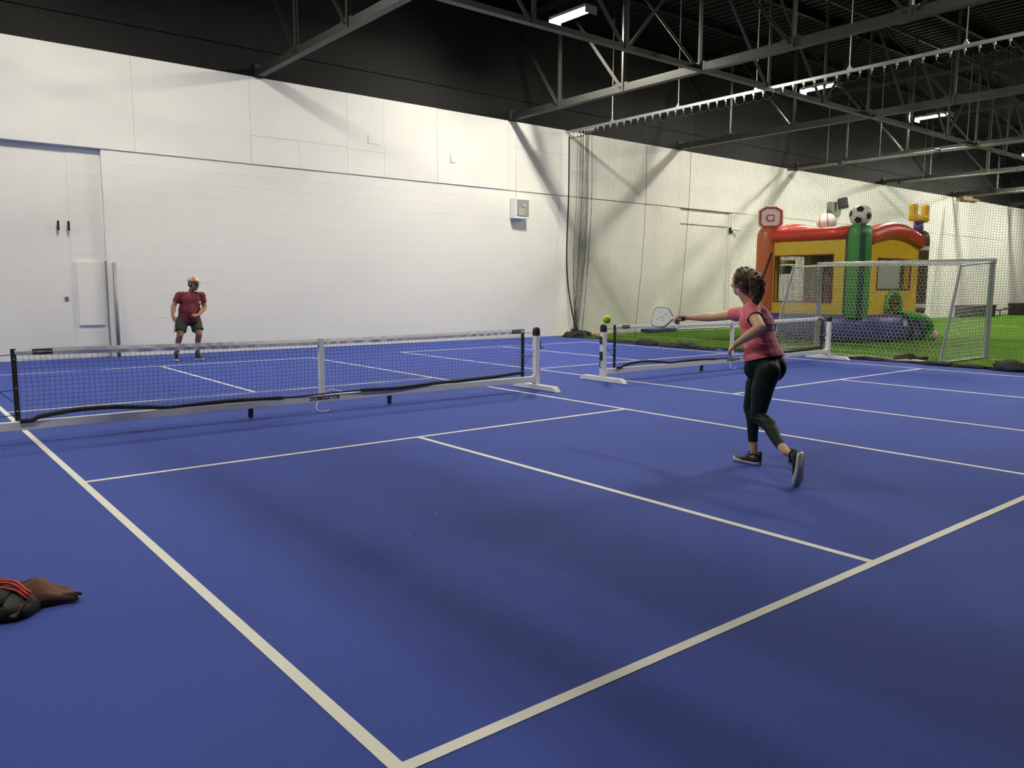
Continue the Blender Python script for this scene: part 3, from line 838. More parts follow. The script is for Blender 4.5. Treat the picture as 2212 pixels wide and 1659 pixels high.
def hexnet(A, B, C, D, a=.052):
    """bilinear patch A-B (u) and D-C, honeycomb edges"""
    A, B, C, D = map(Vector, (A, B, C, D))
    w = max((B - A).length, (C - D).length); h = max((D - A).length, (C - B).length)
    def S(x, y):
        u_, v_ = x / w, y / h
        b = .05 * math.sin(PI * u_) * math.sin(PI * v_)
        n = (B - A).cross(D - A).normalized()
        return A.lerp(B, u_).lerp(D.lerp(C, u_), v_) + n * b
    dx = a * math.sqrt(3); dyy = 1.5 * a
    ny = int(h / dyy) + 1; nx_ = int(w / dx) + 1
    for j in range(ny):
        for i in range(nx_):
            cx = (i + .5 * (j % 2)) * dx; cy = j * dyy
            ring = [(cx + a * math.sin(k * PI / 3), cy - a * math.cos(k * PI / 3)) for k in (0, 1, 2, 3)]
            for k in range(3):
                p, q_ = ring[k], ring[k + 1]
                if all(0 <= v[0] <= w and 0 <= v[1] <= h for v in (p, q_)):
                    HX.append((S(*p), S(*q_)))


hexnet(bb[yL], bb[yR], bt[yR], bt[yL]); hexnet(bt[yL], bt[yR], (gx, yR, GH), (gx, yL, GH))
for y in (yL, yR):
    hexnet((gx, y, .03), bb[y], bt[y], (gx, y, GH))
Pn = np.array([[tuple(a), tuple(b)] for a, b in HX])
V1, F1 = strands('h', Pn, .0038)
tag(link('goal_net', fast_mesh('goal_net', V1, F1), M_hexnet, goal), kind='stuff')
# loose net skirt at the ground
rs = []
for k in range(60):
    f = k / 59; p = bb[yL].lerp(bb[yR], f)
    rs.append((p.x - .06 - .05 * math.sin(9 * f), p.y, .03 + .02 * math.sin(23 * f)))
q = MB(); q.tube(rs, .03, 6, flat=(1.6, .8)); q.build('net_skirt', M_hexnet, goal)

# ------------------------------------------------------------------ bouncy house
KX, KY = 17.10, 2.28
bh = thing('bouncy_house', (19.0, 3.9, 0), 'inflatable bouncy house with red roof, yellow walls and sports ball tops', 'bouncy house')
# base mattress with a bulging front step
def base_outline(k):
    pts = []
    n = 64
    for i in range(n):
        a = 2 * PI * i / n
        c, s_ = math.cos(a), math.sin(a)
        X = 19.05 + 2.30 * k * math.copysign(abs(c) ** .28, c)
        Y = 4.0 + 1.85 * k * math.copysign(abs(s_) ** .28, s_)
        if s_ < 0:
            bul = max(0, 1 - ((X - 19.05) / 2.1) ** 2)
            Y -= .52 * bul ** .8 * k
        pts.append((X, Y))
    return pts


q = MB(); rings = []
for (k, z) in ((.97, .004), (1.0, .10), (1.012, .28), (1.0, .52), (.975, .68), (.94, .755), (.90, .76)):
    rings.append([Vector((x, y, z)) for x, y in base_outline(k)])
q.loft(rings); q.build('base', M_blue, bh, smooth=True)
q = MB(); q.tube(spl([(18.75, 1.92, .765), (19.15, 1.66, .72), (19.6, 1.52, .62), (19.95, 1.55, .42), (20.05, 1.62, .22), (20.05, 1.66, .02)]), .11, 10); q.build('step_band', M_lgreen, bh, smooth=True)
q = MB(); q.mm((20.1, 1.95, .44), (20.6, 1.99, .66)); q.build('warning_patch', M_vwhite, bh)
q = MB(); q.mm((18.55, 1.66, .45), (18.72, 1.70, .60)); q.build('label_patch', M_vwhite, bh)


def column(c, r, z0, z1, mats, pattern, name, ribs=0.0):
    n = len(pattern)
    q = MB(); prof = [(r * .9, z0), (r, z0 + .15), (r, z1 - .34), (r * .97, z1 - .2), (r * .82, z1 - .08), (r * .5, z1 - .01), (r * .12, z1 + .012)]
    vs = []
    for rr, z in prof:
        for j in range(n * 3):
            a = 2 * PI * j / (n * 3)
            lob = 1 + ribs * (abs(math.sin(PI * (j % 3) / 3 + PI / 6)) - .7)
            vs.append(Vector((c[0] + rr * lob * math.cos(a), c[1] + rr * lob * math.sin(a), z)))
    k = n * 3
    for mi in range(len(mats)):
        q.cur = mi
        fs = []
        for i in range(len(prof) - 1):
            for j in range(k):
                if pattern[(j // 3) % n] == mi:
                    fs.append((i * k + j, i * k + (j + 1) % k, (i + 1) * k + (j + 1) % k, (i + 1) * k + j))
        n0 = len(q.v)
        q.v.extend([tuple(v) for v in vs]); q.f.extend([tuple(x + n0 for x in f) for f in fs]); q.mi.extend([mi] * len(fs))
    me = bpy.data.meshes.new(name); me.from_pydata(q.v, [], q.f); me.update()
    me.polygons.foreach_set('material_index', q.mi)
    bm = bmesh.new(); bm.from_mesh(me); bmesh.ops.remove_doubles(bm, verts=bm.verts, dist=.0005); bmesh.ops.recalc_face_normals(bm, faces=bm.faces); bm.to_mesh(me); bm.free()
    return link(name, me, mats, bh, smooth=True)


column((KX + .08, KY + .12), .33, .68, 3.27, [M_green, M_dgreen], [0, 1, 0, 0, 1, 0, 0, 1, 0, 0, 1, 0], 'corner_column', .12)
oc = column((KX + .10, 5.27), .33, .68, 3.32, [M_orange], [0] * 10, 'corner_column')
column((20.95, 5.4), .3, .68, 3.25, [M_red, M_vwhite], [0, 1] * 6, 'corner_column')
bc = column((20.80, KY + .10), .265, .68, 3.24, [M_brown], [0] * 10, 'corner_column')
for z in (2.70, .98):
    q = MB(); q.tube([(20.80, KY + .10, z - .06), (20.80, KY + .10, z + .06)], .272, 24); q.build('stripe_band', M_vwhite, bc)
q = MB()
for z in (2.02, 1.84, 1.66): q.box((21.03, KY - .02, z), (.05, .14, .06))
q.build('lace', M_vwhite, bc)
q = MB(); q.tube([(KX - .10, 5.00, 2.55), (KX - .16, 5.05, 2.3), (KX - .21, 5.13, 2.0), (KX - .23, 5.25, 1.6)], .03, 6); q.build('seam_stripe', M_blackp, oc)

# walls: puffed vinyl panels with window openings
def puff(pieces, name, m, thick, axis, pos, bevel=.05):
    q = MB()
    for (a0, z0, a1, z1) in pieces:
        if axis == 'x': q.mm((pos - thick / 2, a0, z0), (pos + thick / 2, a1, z1))
        else: q.mm((a0, pos - thick / 2, z0), (a1, pos + thick / 2, z1))
    return q.build(name, m, bh, smooth=False, bevel=bevel, seg=3)


W1 = (3.06, 1.10, 4.92, 2.44)
wl = puff([(2.40, .74, W1[0], 2.95), (W1[2], .74, 5.18, 2.95), (W1[0] - .02, W1[3], W1[2] + .02, 2.95), (W1[0] - .02, .74, W1[2] + .02, W1[1])], 'wall_panel', M_yellow, .26, 'x', KX + .10, .02)
W2 = (18.0, 1.47, 20.0, 2.34)
wr = puff([(17.35, .74, W2[0], 2.95), (W2[2], .74, 20.50, 2.95), (W2[0] - .02, W2[3], W2[2] + .02, 2.95), (W2[0] - .02, .74, 18.55, W2[1]), (19.45, .74, W2[2] + .02, W2[1]), (18.5, 1.30, 19.5, W2[1])], 'wall_panel', M_yellow2, .26, 'y', KY + .10, .02)
puff([(17.3, .74, 17.75, 2.95), (19.7, .74, 20.8, 2.95), (17.7, 2.5, 19.75, 2.95), (17.7, .74, 19.75, 1.05)], 'wall_panel', M_yellow, .26, 'y', 5.42, .02)
puff([(2.6, .74, 5.3, 1.3), (2.6, 2.4, 5.3, 2.95), (2.6, 1.3, 3.0, 2.4), (4.9, 1.3, 5.3, 2.4)], 'wall_panel', M_yellow, .26, 'x', 20.85, .02)


def frame(a0, z0, a1, z1, axis, pos, r, m, name):
    C4 = [(a0, z0), (a1, z0), (a1, z1), (a0, z1)]
    q = MB(); q.tube([(pos, a, z) if axis == 'x' else (a, pos, z) for a, z in C4], r, 6, closed=True); return q.build(name, m, bh)


frame(*W1, 'x', KX - .03, .028, mat('dark_red_trim', (.20, .03, .02), .5, linear=True), 'window_trim'); frame(*W2, 'y', KY - .03, .028, MATS['dark_red_trim'], 'window_trim')
# window netting as fine grey mesh
def winnet(a0, z0, a1, z1, axis, pos, c=.045):
    na, nz = int((a1 - a0) / c) + 1, int((z1 - z0) / c) + 1
    A, Z = np.meshgrid(np.linspace(a0, a1, na), np.linspace(z0, z1, nz), indexing='ij')
    P = np.stack([np.full_like(A, pos), A, Z], 2) if axis == 'x' else np.stack([A, np.full_like(A, pos), Z], 2)
    P1 = P[:, [0, -1]]; P2 = P.transpose(1, 0, 2)[:, [0, -1]]
    V1, F1 = strands('w', P1, .004); V2, F2 = strands('w', P2, .004)
    return tag(link('window_net', fast_mesh('window_net', np.concatenate([V1, V2]), np.concatenate([F1, F2 + len(V1)])), M_greynet, bh), kind='stuff')


winnet(W1[0], W1[1], W1[2], W1[3], 'x', KX + .15); winnet(W2[0], W2[1], W2[2], W2[3], 'y', KY + .15, .03); winnet(17.75, 1.05, 19.7, 2.5, 'y', 5.42)
# interior pieces seen through the windows
for dx, m in ((0, M_vpink), (.42, M_red), (.84, M_vpink)):
    q = MB(); b = at(1768 + dx * 30, 600, 0, 18.9)
    q.tube([(b.x, b.y, .7), (b.x, b.y, 2.6)], .19, 12); q.build('inner_bolster', m, bh, smooth=True)
a = at(1693, 583, 0, 19.0)
q = MB(); q.box((a.x, a.y, a.z), (.5, .4, .26)); q.build('inner_hoop_bag', M_meshscreen, bh, bevel=.05)
q = MB(); q.bar((a.x - .1, a.y + .5, a.z + .25), (a.x + .05, a.y - .35, a.z + .25), .2, .12); q.build('inner_hoop_arm', M_yellow2, bh, bevel=.03)
q = MB(); q.mm((19.62, 2.75, .77), (20.3, 2.9, 2.6)); q.build('inner_wall', M_brown, bh, bevel=.05)
q = MB(); q.mm((17.99, KY + .03, 1.46), (19.45, KY + .04, 2.35)); q.build('window_screen', M_meshscreen, bh, bevel=.03)
q = MB(); q.mm((19.45, KY + .06, 1.46), (19.60, KY + .14, 2.35)); q.build('inner_post', M_orange, bh, bevel=.03)
# arched crawl opening on the front wall
arc = [(18.55, .80)] + [(19.0 - .45 * math.cos(PI * k / 14), .98 + .42 * math.sin(PI * k / 14)) for k in range(15)] + [(19.45, .80)]
q = MB(); q.tube([(x, KY - .06, z) for x, z in arc], .06, 8); q.build('opening_trim', M_lgreen, bh, smooth=True)
q = MB(); q.mm((18.6, KY + .22, .76), (19.4, KY + .26, 1.02)); q.build('inner_step', M_yellow2, bh)
q = MB(); q.mm((18.58, KY - .02, 1.03), (19.42, KY + .02, 1.08)); q.build('opening_strap', M_blackp, bh)
q = MB(); q.tube(spl([(18.72, KY - .12, 1.02), (18.70, KY - .30, .80), (18.72, 1.70, .72), (18.74, 1.52, .40), (18.74, 1.56, .02)]), .05, 6); q.build('hanging_strap', M_blackp, bh)

# roof rails and arches
q = MB(); q.tube([(KX + .02, y, 3.03 + .07 * math.sin(PI * (y - 2.5) / 2.9) * 0) for y in (2.5, 3.2, 4.0, 4.8, 5.4)], .19, 12); q.build('roof_rail', M_red, bh, smooth=True)
q = MB(); q.tube([(20.9, y, 3.0) for y in (2.5, 4.0, 5.4)], .19, 12); q.build('roof_rail', M_red, bh, smooth=True)


def arch(y, x0, x1, zt0, ztm, zb0, zbm, name):
    rings = []
    for k in range(25):
        f = k / 24; x = x0 + (x1 - x0) * f; h = math.sin(PI * f)
        zt_, zb_ = zt0 + (ztm - zt0) * h, zb0 + (zbm - zb0) * h
        c, r = (zt_ + zb_) / 2, (zt_ - zb_) / 2
        rings.append([Vector((x, y + .26 * math.copysign(abs(math.sin(a)) ** .7, math.sin(a)), c + r * math.copysign(abs(math.cos(a)) ** .7, math.cos(a)))) for a in [2 * PI * j / 14 for j in range(14)]])
    q = MB(); q.loft(rings); return q.build(name, M_red, bh, smooth=True)


arch(KY + .06, 17.40, 20.46, 3.10, 3.38, 2.66, 2.90, 'roof_arch')
arch(5.42, 17.35, 20.75, 3.10, 3.52, 2.66, 3.0, 'roof_arch')
rings = []
for k in range(15):
    f = k / 14; x = 17.25 + 3.5 * f
    rings.append([Vector((x, y, 3.02 + .10 * math.sin(PI * f) + dz)) for y, dz in ((2.4, 0), (5.3, 0), (5.3, .03), (2.4, .03))])
q = MB(); q.loft(rings); q.build('roof_cover', mat('grey_roof', (.06, .05, .05), .7, linear=True), bh)

# toppers
SC = Vector((KX + .08, KY + .12, 3.49)); SR = .29
bm = bmesh.new(); bmesh.ops.create_icosphere(bm, subdivisions=1, radius=1); bmesh.ops.create_icosphere
ico = bmesh.new(); bmesh.ops.create_icosphere(ico, subdivisions=0 + 1, radius=1)
ico.free(); bm.free()
ball = MB(); ball.ball(SC, SR, 28, 18); so = ball.build('soccer_ball_top', M_vwhite, bh, smooth=True)
gr = (1 + 5 ** .5) / 2
icov = [Vector(p).normalized() for p in [(0, 1, gr), (0, 1, -gr), (0, -1, gr), (0, -1, -gr), (1, gr, 0), (1, -gr, 0), (-1, gr, 0), (-1, -gr, 0), (gr, 0, 1), (gr, 0, -1), (-gr, 0, 1), (-gr, 0, -1)]]
Rb = Matrix.Rotation(.35, 3, 'Z') @ Matrix.Rotation(.15, 3, 'X')
q = MB()
for n in icov:
    n = Rb @ n; a = n.orthogonal().normalized(); b = n.cross(a)
    ring = [(n + (a * math.cos(2 * PI * k / 5) + b * math.sin(2 * PI * k / 5)) * .38).normalized() for k in range(5)]
    mid = [((ring[k] + ring[(k + 1) % 5]) / 2).normalized() for k in range(5)]
    top = [SC + v * (SR * 1.012) for pr in zip(ring, mid) for v in pr]
    q.add([SC + n * SR * 1.02] + top, [(0, 1 + k, 1 + (k + 1) % 10) for k in range(10)])
    q.loft([[SC + v * SR * .97 for pr in zip(ring, mid) for v in pr], top], cap=False)
q.build('pentagon_patches', M_blackp, so)

BC = Vector((20.62, 5.35, 3.64)); BR = .31
ball = MB(); ball.ball(BC, BR, 24, 16); bo = ball.build('baseball_top', M_vwhite, bh, smooth=True)
view = (CAM - BC).normalized(); side = view.cross(Vector((0, 0, 1))).normalized()
q = MB()
for sg in (-.12, .75):
    pts = []
    for k in range(21):
        e = -1.25 + 2.5 * k / 20
        off = sg + .10 * math.sin(2 * e)
        d = (view * math.cos(e) * math.cos(off) + side * math.sin(off) + Vector((0, 0, 1)) * math.sin(e)).normalized()
        pts.append(BC + d * BR * 1.005)
    q.tube(pts, .014, 6)
q.build('red_stitching', M_red, bo)

# basketball backboard
pc = Vector((KX + .10, 5.22, 3.60)); nrm = Vector((-.80, -.55, .05)).normalized(); sx_ = nrm.cross(Vector((0, 0, 1))).normalized(); sz_ = sx_.cross(nrm)
def oct_(w, h, c, zoff=0):
    return [pc + sx_ * x + sz_ * (z + zoff) for x, z in ((-w, -h + c), (-w + c, -h), (w - c, -h), (w, -h + c), (w, h - c), (w - c * 1.6, h), (-w + c * 1.6, h), (-w, h - c))]
q = MB(); o8 = lambda k, d: [p + nrm * d for p in oct_(.36 * k, .33 * k, .12)]
q.loft([o8(.88, -.14), o8(1, -.10), o8(1, .10), o8(.90, .13)]); bo = q.build('backboard_top', M_vwhite, bh, smooth=False, bevel=.02)
q = MB(); q.tube([p + nrm * .135 for p in oct_(.30, .28, .10)], .035, 6, closed=True); q.tube([pc + sx_ * x + sz_ * (z - .03) + nrm * .135 for x, z in ((-.09, -.08), (.09, -.08), (.11, 0), (.09, .09), (-.09, .09))], .022, 6, closed=True); q.build('red_outline', M_red, bo)

# goalpost top
ux, uy = 20.62, KY + .10
q = MB()
q.mm((ux - .50, uy - .11, 3.49), (ux + .50, uy + .11, 3.71)); q.mm((ux - .50, uy - .105, 3.52), (ux - .26, uy + .105, 4.02)); q.mm((ux + .26, uy - .105, 3.52), (ux + .50, uy + .105, 4.02))
go = q.build('goalpost_top', M_yellow2, bh, bevel=.07, seg=3)
q = MB(); q.tube([(ux, uy, 3.15), (ux, uy, 3.50)], .14, 12); q.build('goalpost_stem', M_purple, go, smooth=True)

# ------------------------------------------------------------------ loose things on the turf
def toy_ball(px, py, r, m, label):
    p = at(px, py, 2, r)
    q = MB(); q.ball((p.x, p.y, r + .004), r, 20, 14); o = q.build('toy_ball', m, smooth=True)
    return tag(o, label, 'ball', 'toy balls on the turf')


toy_ball(1291, 722, .11, M_vpink, 'pale pink toy ball on the turf beside the net post')
toy_ball(1803, 726, .12, M_vred, 'red toy ball on the turf in front of the bouncy house base')
toy_ball(2016, 724, .14, M_vpink, 'pale pink toy ball at the right corner of the bouncy house base')
p = at(1402, 716, 2, 0)
q = MB(); q.mm((15.9, 8.75, .005), (17.3, 9.15, .12)); tag(q.build('folded_mat', M_bluemat, bevel=.02), 'small dark blue folded mat on the turf by the wall', 'mat')
CR = [at(2087, 690, 1, 8.4).x, at(2150, 688, 1, 8.4).x, at(2201, 686, 1, 8.4).x]
for (x0, x1, h, l) in ((CR[0], CR[1], .62, 'low black crate against the far wall, left of the right edge'), (CR[2], CR[2] + 3, .66, 'low black crate at the right edge against the far wall')):
    t = thing('black_crate', ((x0 + x1) / 2, 8.7, 0), l, 'crate', 'black crates along the far wall')
    q = MB(); q.mm((x0, 8.4, .005), (x1, 9.0, h)); q.build('crate_body', M_blackp, t, bevel=.03)
    q = MB(); q.mm((x0 - .02, 8.38, h - .12), (x1 + .02, 9.02, h + .02)); q.build('lid', M_blackp, t, bevel=.01)
q = MB(); xm = (CR[1] + CR[2]) / 2; q.tube([(CR[1], 8.8, .38), (xm, 8.8, .30), (CR[2], 8.8, .46)], .045, 6); q.tube([(xm, 8.8, .005), (xm, 8.8, .30)], .04, 6); tag(q.build('dark_rail', M_brown), 'dark sagging rail between the two black crates at the far wall', 'rail')

# ------------------------------------------------------------------ ball in flight
bp = CAM + (fwd + RT * ((1311 - 1106) / FPX) - UP * ((690 - 829.5) / FPX)) * 7.45
t = thing('pickleball', bp, 'lime yellow ball in flight above the far net post', 'ball')
q = MB(); q.ball(bp, .039, 28, 18); q.build('shell', M_ball, t, smooth=True)
q = MB()
for k in range(26):
    zz = 1 - 2 * (k + .5) / 26; a = k * 2.39996; r_ = math.sqrt(1 - zz * zz); n = Vector((r_ * math.cos(a), r_ * math.sin(a), zz)); u_ = n.orthogonal().normalized(); w_ = n.cross(u_)
    q.add([bp + n * .0393 + (u_ * math.cos(j * PI / 3) + w_ * math.sin(j * PI / 3)) * .0036 for j in range(6)], [tuple(range(6))])
q.build('holes', mat('lime_hole', (.30, .45, .01), .6, linear=True), t)

# ------------------------------------------------------------------ people
def rc(q, p0, r0, p1, r1, n=14, m=5):
    """round cone between two joints"""
    p0, p1 = Vector(p0), Vector(p1); d = p1 - p0; L = d.length
    t = d / L if L > 1e-6 else Vector((0, 0, 1)); u = t.orthogonal().normalized(); w = t.cross(u)
    rings = []
    for k in range(m): a = -PI / 2 + PI / 2 * (k + .15) / m; rings.append((p0 + t * r0 * math.sin(a), r0 * math.cos(a)))
    rings.append((p0, r0)); rings.append((p1, r1))
    for k in range(1, m + 1): a = PI / 2 * (k - .15) / m; rings.append((p1 + t * r1 * math.sin(a), r1 * math.cos(a)))
    q.loft([[c + (u * math.cos(2 * PI * j / n) + w * math.sin(2 * PI * j / n)) * r for j in range(n)] for c, r in rings])


def chain(q, pts):
    for (a, ra), (b, rb) in zip(pts[:-1], pts[1:]): rc(q, a, ra, b, rb)


def el(q, c, r, M=None): q.ball(c, r, 18, 12, M)


def union(q, voxel, smooth, name):
    me = q.mesh(name)
    o = bpy.data.objects.new(name, me); COL.objects.link(o)
    md = o.modifiers.new('r', 'REMESH'); md.mode = 'VOXEL'; md.voxel_size = voxel; md.adaptivity = 0
    if smooth:
        s_ = o.modifiers.new('s', 'SMOOTH'); s_.factor = .5; s_.iterations = smooth
    dg = bpy.context.evaluated_depsgraph_get()
    out = bpy.data.meshes.new_from_object(o.evaluated_get(dg)); out.name = name
    bpy.data.objects.remove(o)
    return out


def cut(me, co, no, center=None, radius=None):
    """remove what lies beyond a plane (optionally only near a point) leaving a clean hem"""
    bm = bmesh.new(); bm.from_mesh(me); co, no = Vector(co), Vector(no).normalized()
    ok = lambda v: center is None or (v.co - Vector(center)).length < radius
    fs = [f for f in bm.faces if all(ok(v) for v in f.verts)]
    es = set(e for f in fs for e in f.edges); vs = set(v for f in fs for v in f.verts)
    bmesh.ops.bisect_plane(bm, geom=list(vs) + list(es) + fs, plane_co=co, plane_no=no, clear_outer=False)
    kill = [f for f in bm.faces if ok(f.verts[0]) and (f.calc_center_median() - co).dot(no) > 1e-5 and all(ok(v) for v in f.verts)]
    bmesh.ops.delete(bm, geom=kill, context='FACES')
    bm.to_mesh(me); bm.free()


def thicken(me, d):
    bm = bmesh.new(); bm.from_mesh(me); bmesh.ops.solidify(bm, geom=bm.faces[:], thickness=d); bm.to_mesh(me); bm.free()


def hand(q, wrist, f, n, thumb, curl, spread=.16, sc_=1.0, tcurl=.5):
    """palm, four jointed fingers and a thumb; f finger direction, n palm normal, thumb = thumb side"""
    wrist = Vector(wrist); f = Vector(f).normalized(); n = Vector(n); n = (n - f * n.dot(f)).normalized(); s_ = f.cross(n)
    if s_.dot(Vector(thumb)) < 0: s_ = -s_
    P = lambda a, b, c: wrist + (f * a + s_ * b + n * c) * sc_
    for b0, b1 in ((.016, .030), (.006, .010), (-.006, -.010), (-.016, -.028)):
        rc(q, P(.0, b0, 0), .015 * sc_, P(.085, b1, 0), .0125 * sc_, 10, 3)
    for i, (b, L) in enumerate(((.030, .070), (.010, .079), (-.010, .073), (-.028, .057))):
        ang = 0; base = P(.086 - .004 * abs(i - 1), b, .001); d0 = (f + s_ * (spread * (1.5 - i) / 1.5 * .9)).normalized()
        c_ = curl[i] if isinstance(curl, (list, tuple)) else curl
        r = .0092 * sc_
        for seg, fr in enumerate((.46, .30, .24)):
            ang += c_ * (1, 1.1, .7)[seg]
            d = d0 * math.cos(ang) + n * math.sin(ang)
            nx_ = base + d * L * fr * sc_
            rc(q, base, r, nx_, r * .92, 10, 3); base = nx_; r *= .92
    b0 = P(.018, .026, .004); b1 = P(.050, .052, .014); b2 = b1 + (f * .75 + s_ * (.35 - tcurl * .5) + n * tcurl).normalized() * .030 * sc_; b3 = b2 + (f * .9 - s_ * tcurl * .7 + n * tcurl).normalized() * .024 * sc_
    chain(q, [(b0, .013 * sc_), (b1, .0108 * sc_), (b2, .0100 * sc_), (b3, .0085 * sc_)])


def shoe(parent, M, name='shoe', L=.265, mats=(M_shoe, M_sole), laces=True):
    """athletic shoe: sole in local xy plane, toe along +y, up +z, heel at the origin"""
    def outline(k, dz=0):
        w = [(.0, .0), (.018, -.006), (.031, .012), (.034, .05), (.032, .10), (.036, .15), (.044, .19), (.043, .225), (.030, .252), (.010, .266), (0, .267)]
        r_ = [(x * k, y) for x, y in w]; l_ = [(-x * k * .94, y) for x, y in w[1:-1]][::-1]
        return r_ + l_
    q = MB()
    def zs(y, z): return z + (.016 * max(0, (y - .19) / .08) ** 2) + .004 * max(0, (.03 - y) / .03)
    q.loft([[M @ Vector((x * (1 if i else .96), y, zs(y, z))) for x, y in outline(k)] for i, (k, z) in enumerate(((.95, .0), (1.06, .008), (1.07, .022), (1.02, .030)))])
    so = q.build('sole', mats[1], None, smooth=True)
    q = MB(); rings = []
    # upper: cross-sections from heel to toe, height profile of a low sneaker
    for y, w, h in ((-.004, .020, .085), (.012, .031, .095), (.035, .034, .090), (.06, .034, .080), (.085, .034, .082), (.11, .034, .078), (.14, .036, .066), (.17, .039, .055), (.20, .041, .047), (.228, .037, .041), (.25, .024, .037), (.262, .008, .033)):
        b = zs(y, .026)
        rings.append([M @ Vector((w * math.copysign(abs(math.cos(a)) ** .75, math.cos(a)), y, b + (h - .026) * (max(0, math.sin(a)) ** .8))) for a in [PI * k / 10 for k in range(11)]] + [M @ Vector((0, y, b - .004))])
    q.loft(rings)
    # collar
    ring = [M @ Vector((.031 * math.cos(a), .042 + .042 * math.sin(a), .088 + .010 * math.cos(2 * a) - .006 * math.sin(a))) for a in [2 * PI * k / 16 for k in range(16)]]
    q.tube(ring, .010, 6, closed=True)
    q.loft([[M @ Vector((dx, .088 + dy_, z)) for dx, dy_ in ((-.016, -.006), (.016, -.006), (.016, .006), (-.016, .006))] for z in (.07, .118)])
    q.loft([[M @ Vector((dx, -.004 + dy_, z)) for dx, dy_ in ((-.010, -.005), (.010, -.005), (.010, .005), (-.010, .005))] for z in (.07, .122)])
    u = q.build(name, mats[0], parent, smooth=True)
    so.parent = u; so.location = -ORG[u] + ORG[so]; 
    if laces:
        q = MB()
        for k in range(4):
            y = .105 + .018 * k; z = .083 - .0085 * k
            q.tube([M @ Vector((-.022, y, z - .008)), M @ Vector((0, y + .004, z + .004)), M @ Vector((.022, y, z - .008))], .003, 5)
        for sx in (-1, 1):
            q.tube([M @ Vector((0, .10, .088)), M @ Vector((sx * .02, .098, .112)), M @ Vector((sx * .036, .104, .092)), M @ Vector((sx * .012, .108, .086))], .0028, 5)
        lc = q.build('laces', mats[0], None); lc.parent = u; lc.location = -ORG[u]
    return u


def axes(o, y, z):
    """matrix with local y and z along the given room directions"""
    y = Vector(y).normalized(); z = Vector(z); z = (z - y * z.dot(y)).normalized(); x = y.cross(z)
    return Matrix(((x.x, y.x, z.x, o[0]), (x.y, y.y, z.y, o[1]), (x.z, y.z, z.z, o[2]), (0, 0, 0, 1)))


def wrinkle(me, fn):
    bm = bmesh.new(); bm.from_mesh(me); bm.normal_update()
    for v in bm.verts: v.co = v.co + v.normal * fn(v.co)
    bm.to_mesh(me); bm.free()


V3 = Vector
# ---- the woman hitting the ball
W = thing('person', (1.50, -5.0, 0), 'person in pink shirt and dark green leggings reaching forward with a white paddle', 'person')
RX_ = lambda a: Matrix.Rotation(a, 3, 'X')
neckB, headC = V3((1.510, -4.915, 1.385)), V3((1.482, -4.852, 1.545))
Lsh, Lel, Lwr = at(1621, 671, 0, 1.355), at(1643, 708, 0, 1.235), at(1589, 744, 0, 1.30)
Rsh, Rel, Rwr = V3((1.66, -4.78, 1.285)), at(1537, 686, 0, 1.735), at(1484, 686, 0, 1.72)
Rhip, Rkn, Ran = at(1643, 797, 0, 1.60), at(1621, 880, 0, 1.61), at(1628, 968, 0, 1.60)
Lhip, Lkn, Lan = at(1655, 797, 0, 1.42), at(1637, 900, 0, 1.385), at(1698, 976, 0, 1.22)
MW = Matrix.Rotation(-.42, 3, 'Z')
HV = lambda t_: headC + MW @ V3(t_)
lean = RX_(-.36)
q = MB()
el(q, (1.51, -5.075, .90), (.150, .122, .11), lean); el(q, (1.515, -5.03, 1.04), (.130, .098, .13), lean); el(q, (1.52, -4.985, 1.21), (.150, .108, .155), lean)
rc(q, V3((1.52, -4.955, 1.31)), .075, neckB, .056); chain(q, [(neckB, .054), (HV((0, -.015, -.07)), .050)])
chain(q, [((1.50, -4.97, 1.31), .07), (Lsh, .052)]); chain(q, [((1.56, -4.90, 1.30), .07), (Rsh, .054)])
# head: skull, jaw, nose, brow, lips, ear
el(q, HV((0, -.012, .022)), (.073, .090, .088)); el(q, HV((0, .032, -.040)), (.055, .055, .070)); rc(q, HV((0, .06, -.088)), .024, HV((0, .05, -.07)), .034)
rc(q, HV((0, .083, .012)), .009, HV((0, .104, -.022)), .0135); el(q, HV((0, .083, -.055)), (.022, .012, .011)); el(q, HV((0, .070, .030)), (.052, .022, .016))
for s_ in (-1, 1):
    el(q, HV((s_ * .074, -.008, -.012)), (.010, .021, .033), MW @ Matrix.Rotation(.25, 3, 'X')); el(q, HV((s_ * .040, .066, -.022)), (.024, .018, .020))
# arms
mid = lambda a, b, f: V3(a).lerp(V3(b), f)
chain(q, [(Lsh, .054), (mid(Lsh, Lel, .4), .050), (Lel, .040)]); chain(q, [(Lel, .040), (mid(Lel, Lwr, .3), .043), (mid(Lel, Lwr, .7), .032), (Lwr, .0245)])
chain(q, [(Rsh, .052), (mid(Rsh, Rel, .45), .044), (Rel, .036)]); chain(q, [(Rel, .037), (mid(Rel, Rwr, .3), .037), (mid(Rel, Rwr, .75), .027), (Rwr, .022)])
# legs
for hp, kn, an in ((Rhip, Rkn, Ran), (Lhip, Lkn, Lan)):
    chain(q, [(hp, .080), (mid(hp, kn, .4), .076), (kn, .053)])
    bk = V3((0, -.018, 0)) if hp is Rhip else V3((.02, -.01, .02))
    chain(q, [(kn, .052), (mid(kn, an, .3) + bk, .052), (mid(kn, an, .7), .038), (an, .0335)])
chain(q, [(Ran, .030), (Ran + V3((0, -.012, -.09)), .030), (Ran + V3((0, .09, -.11)), .026)])
ftL = V3((.10, -.08, -1)).normalized()
chain(q, [(Lan, .030), (Lan + V3((-.02, -.095, -.005)), .024), (Lan + V3((-.03, -.130, -.10)), .014)])
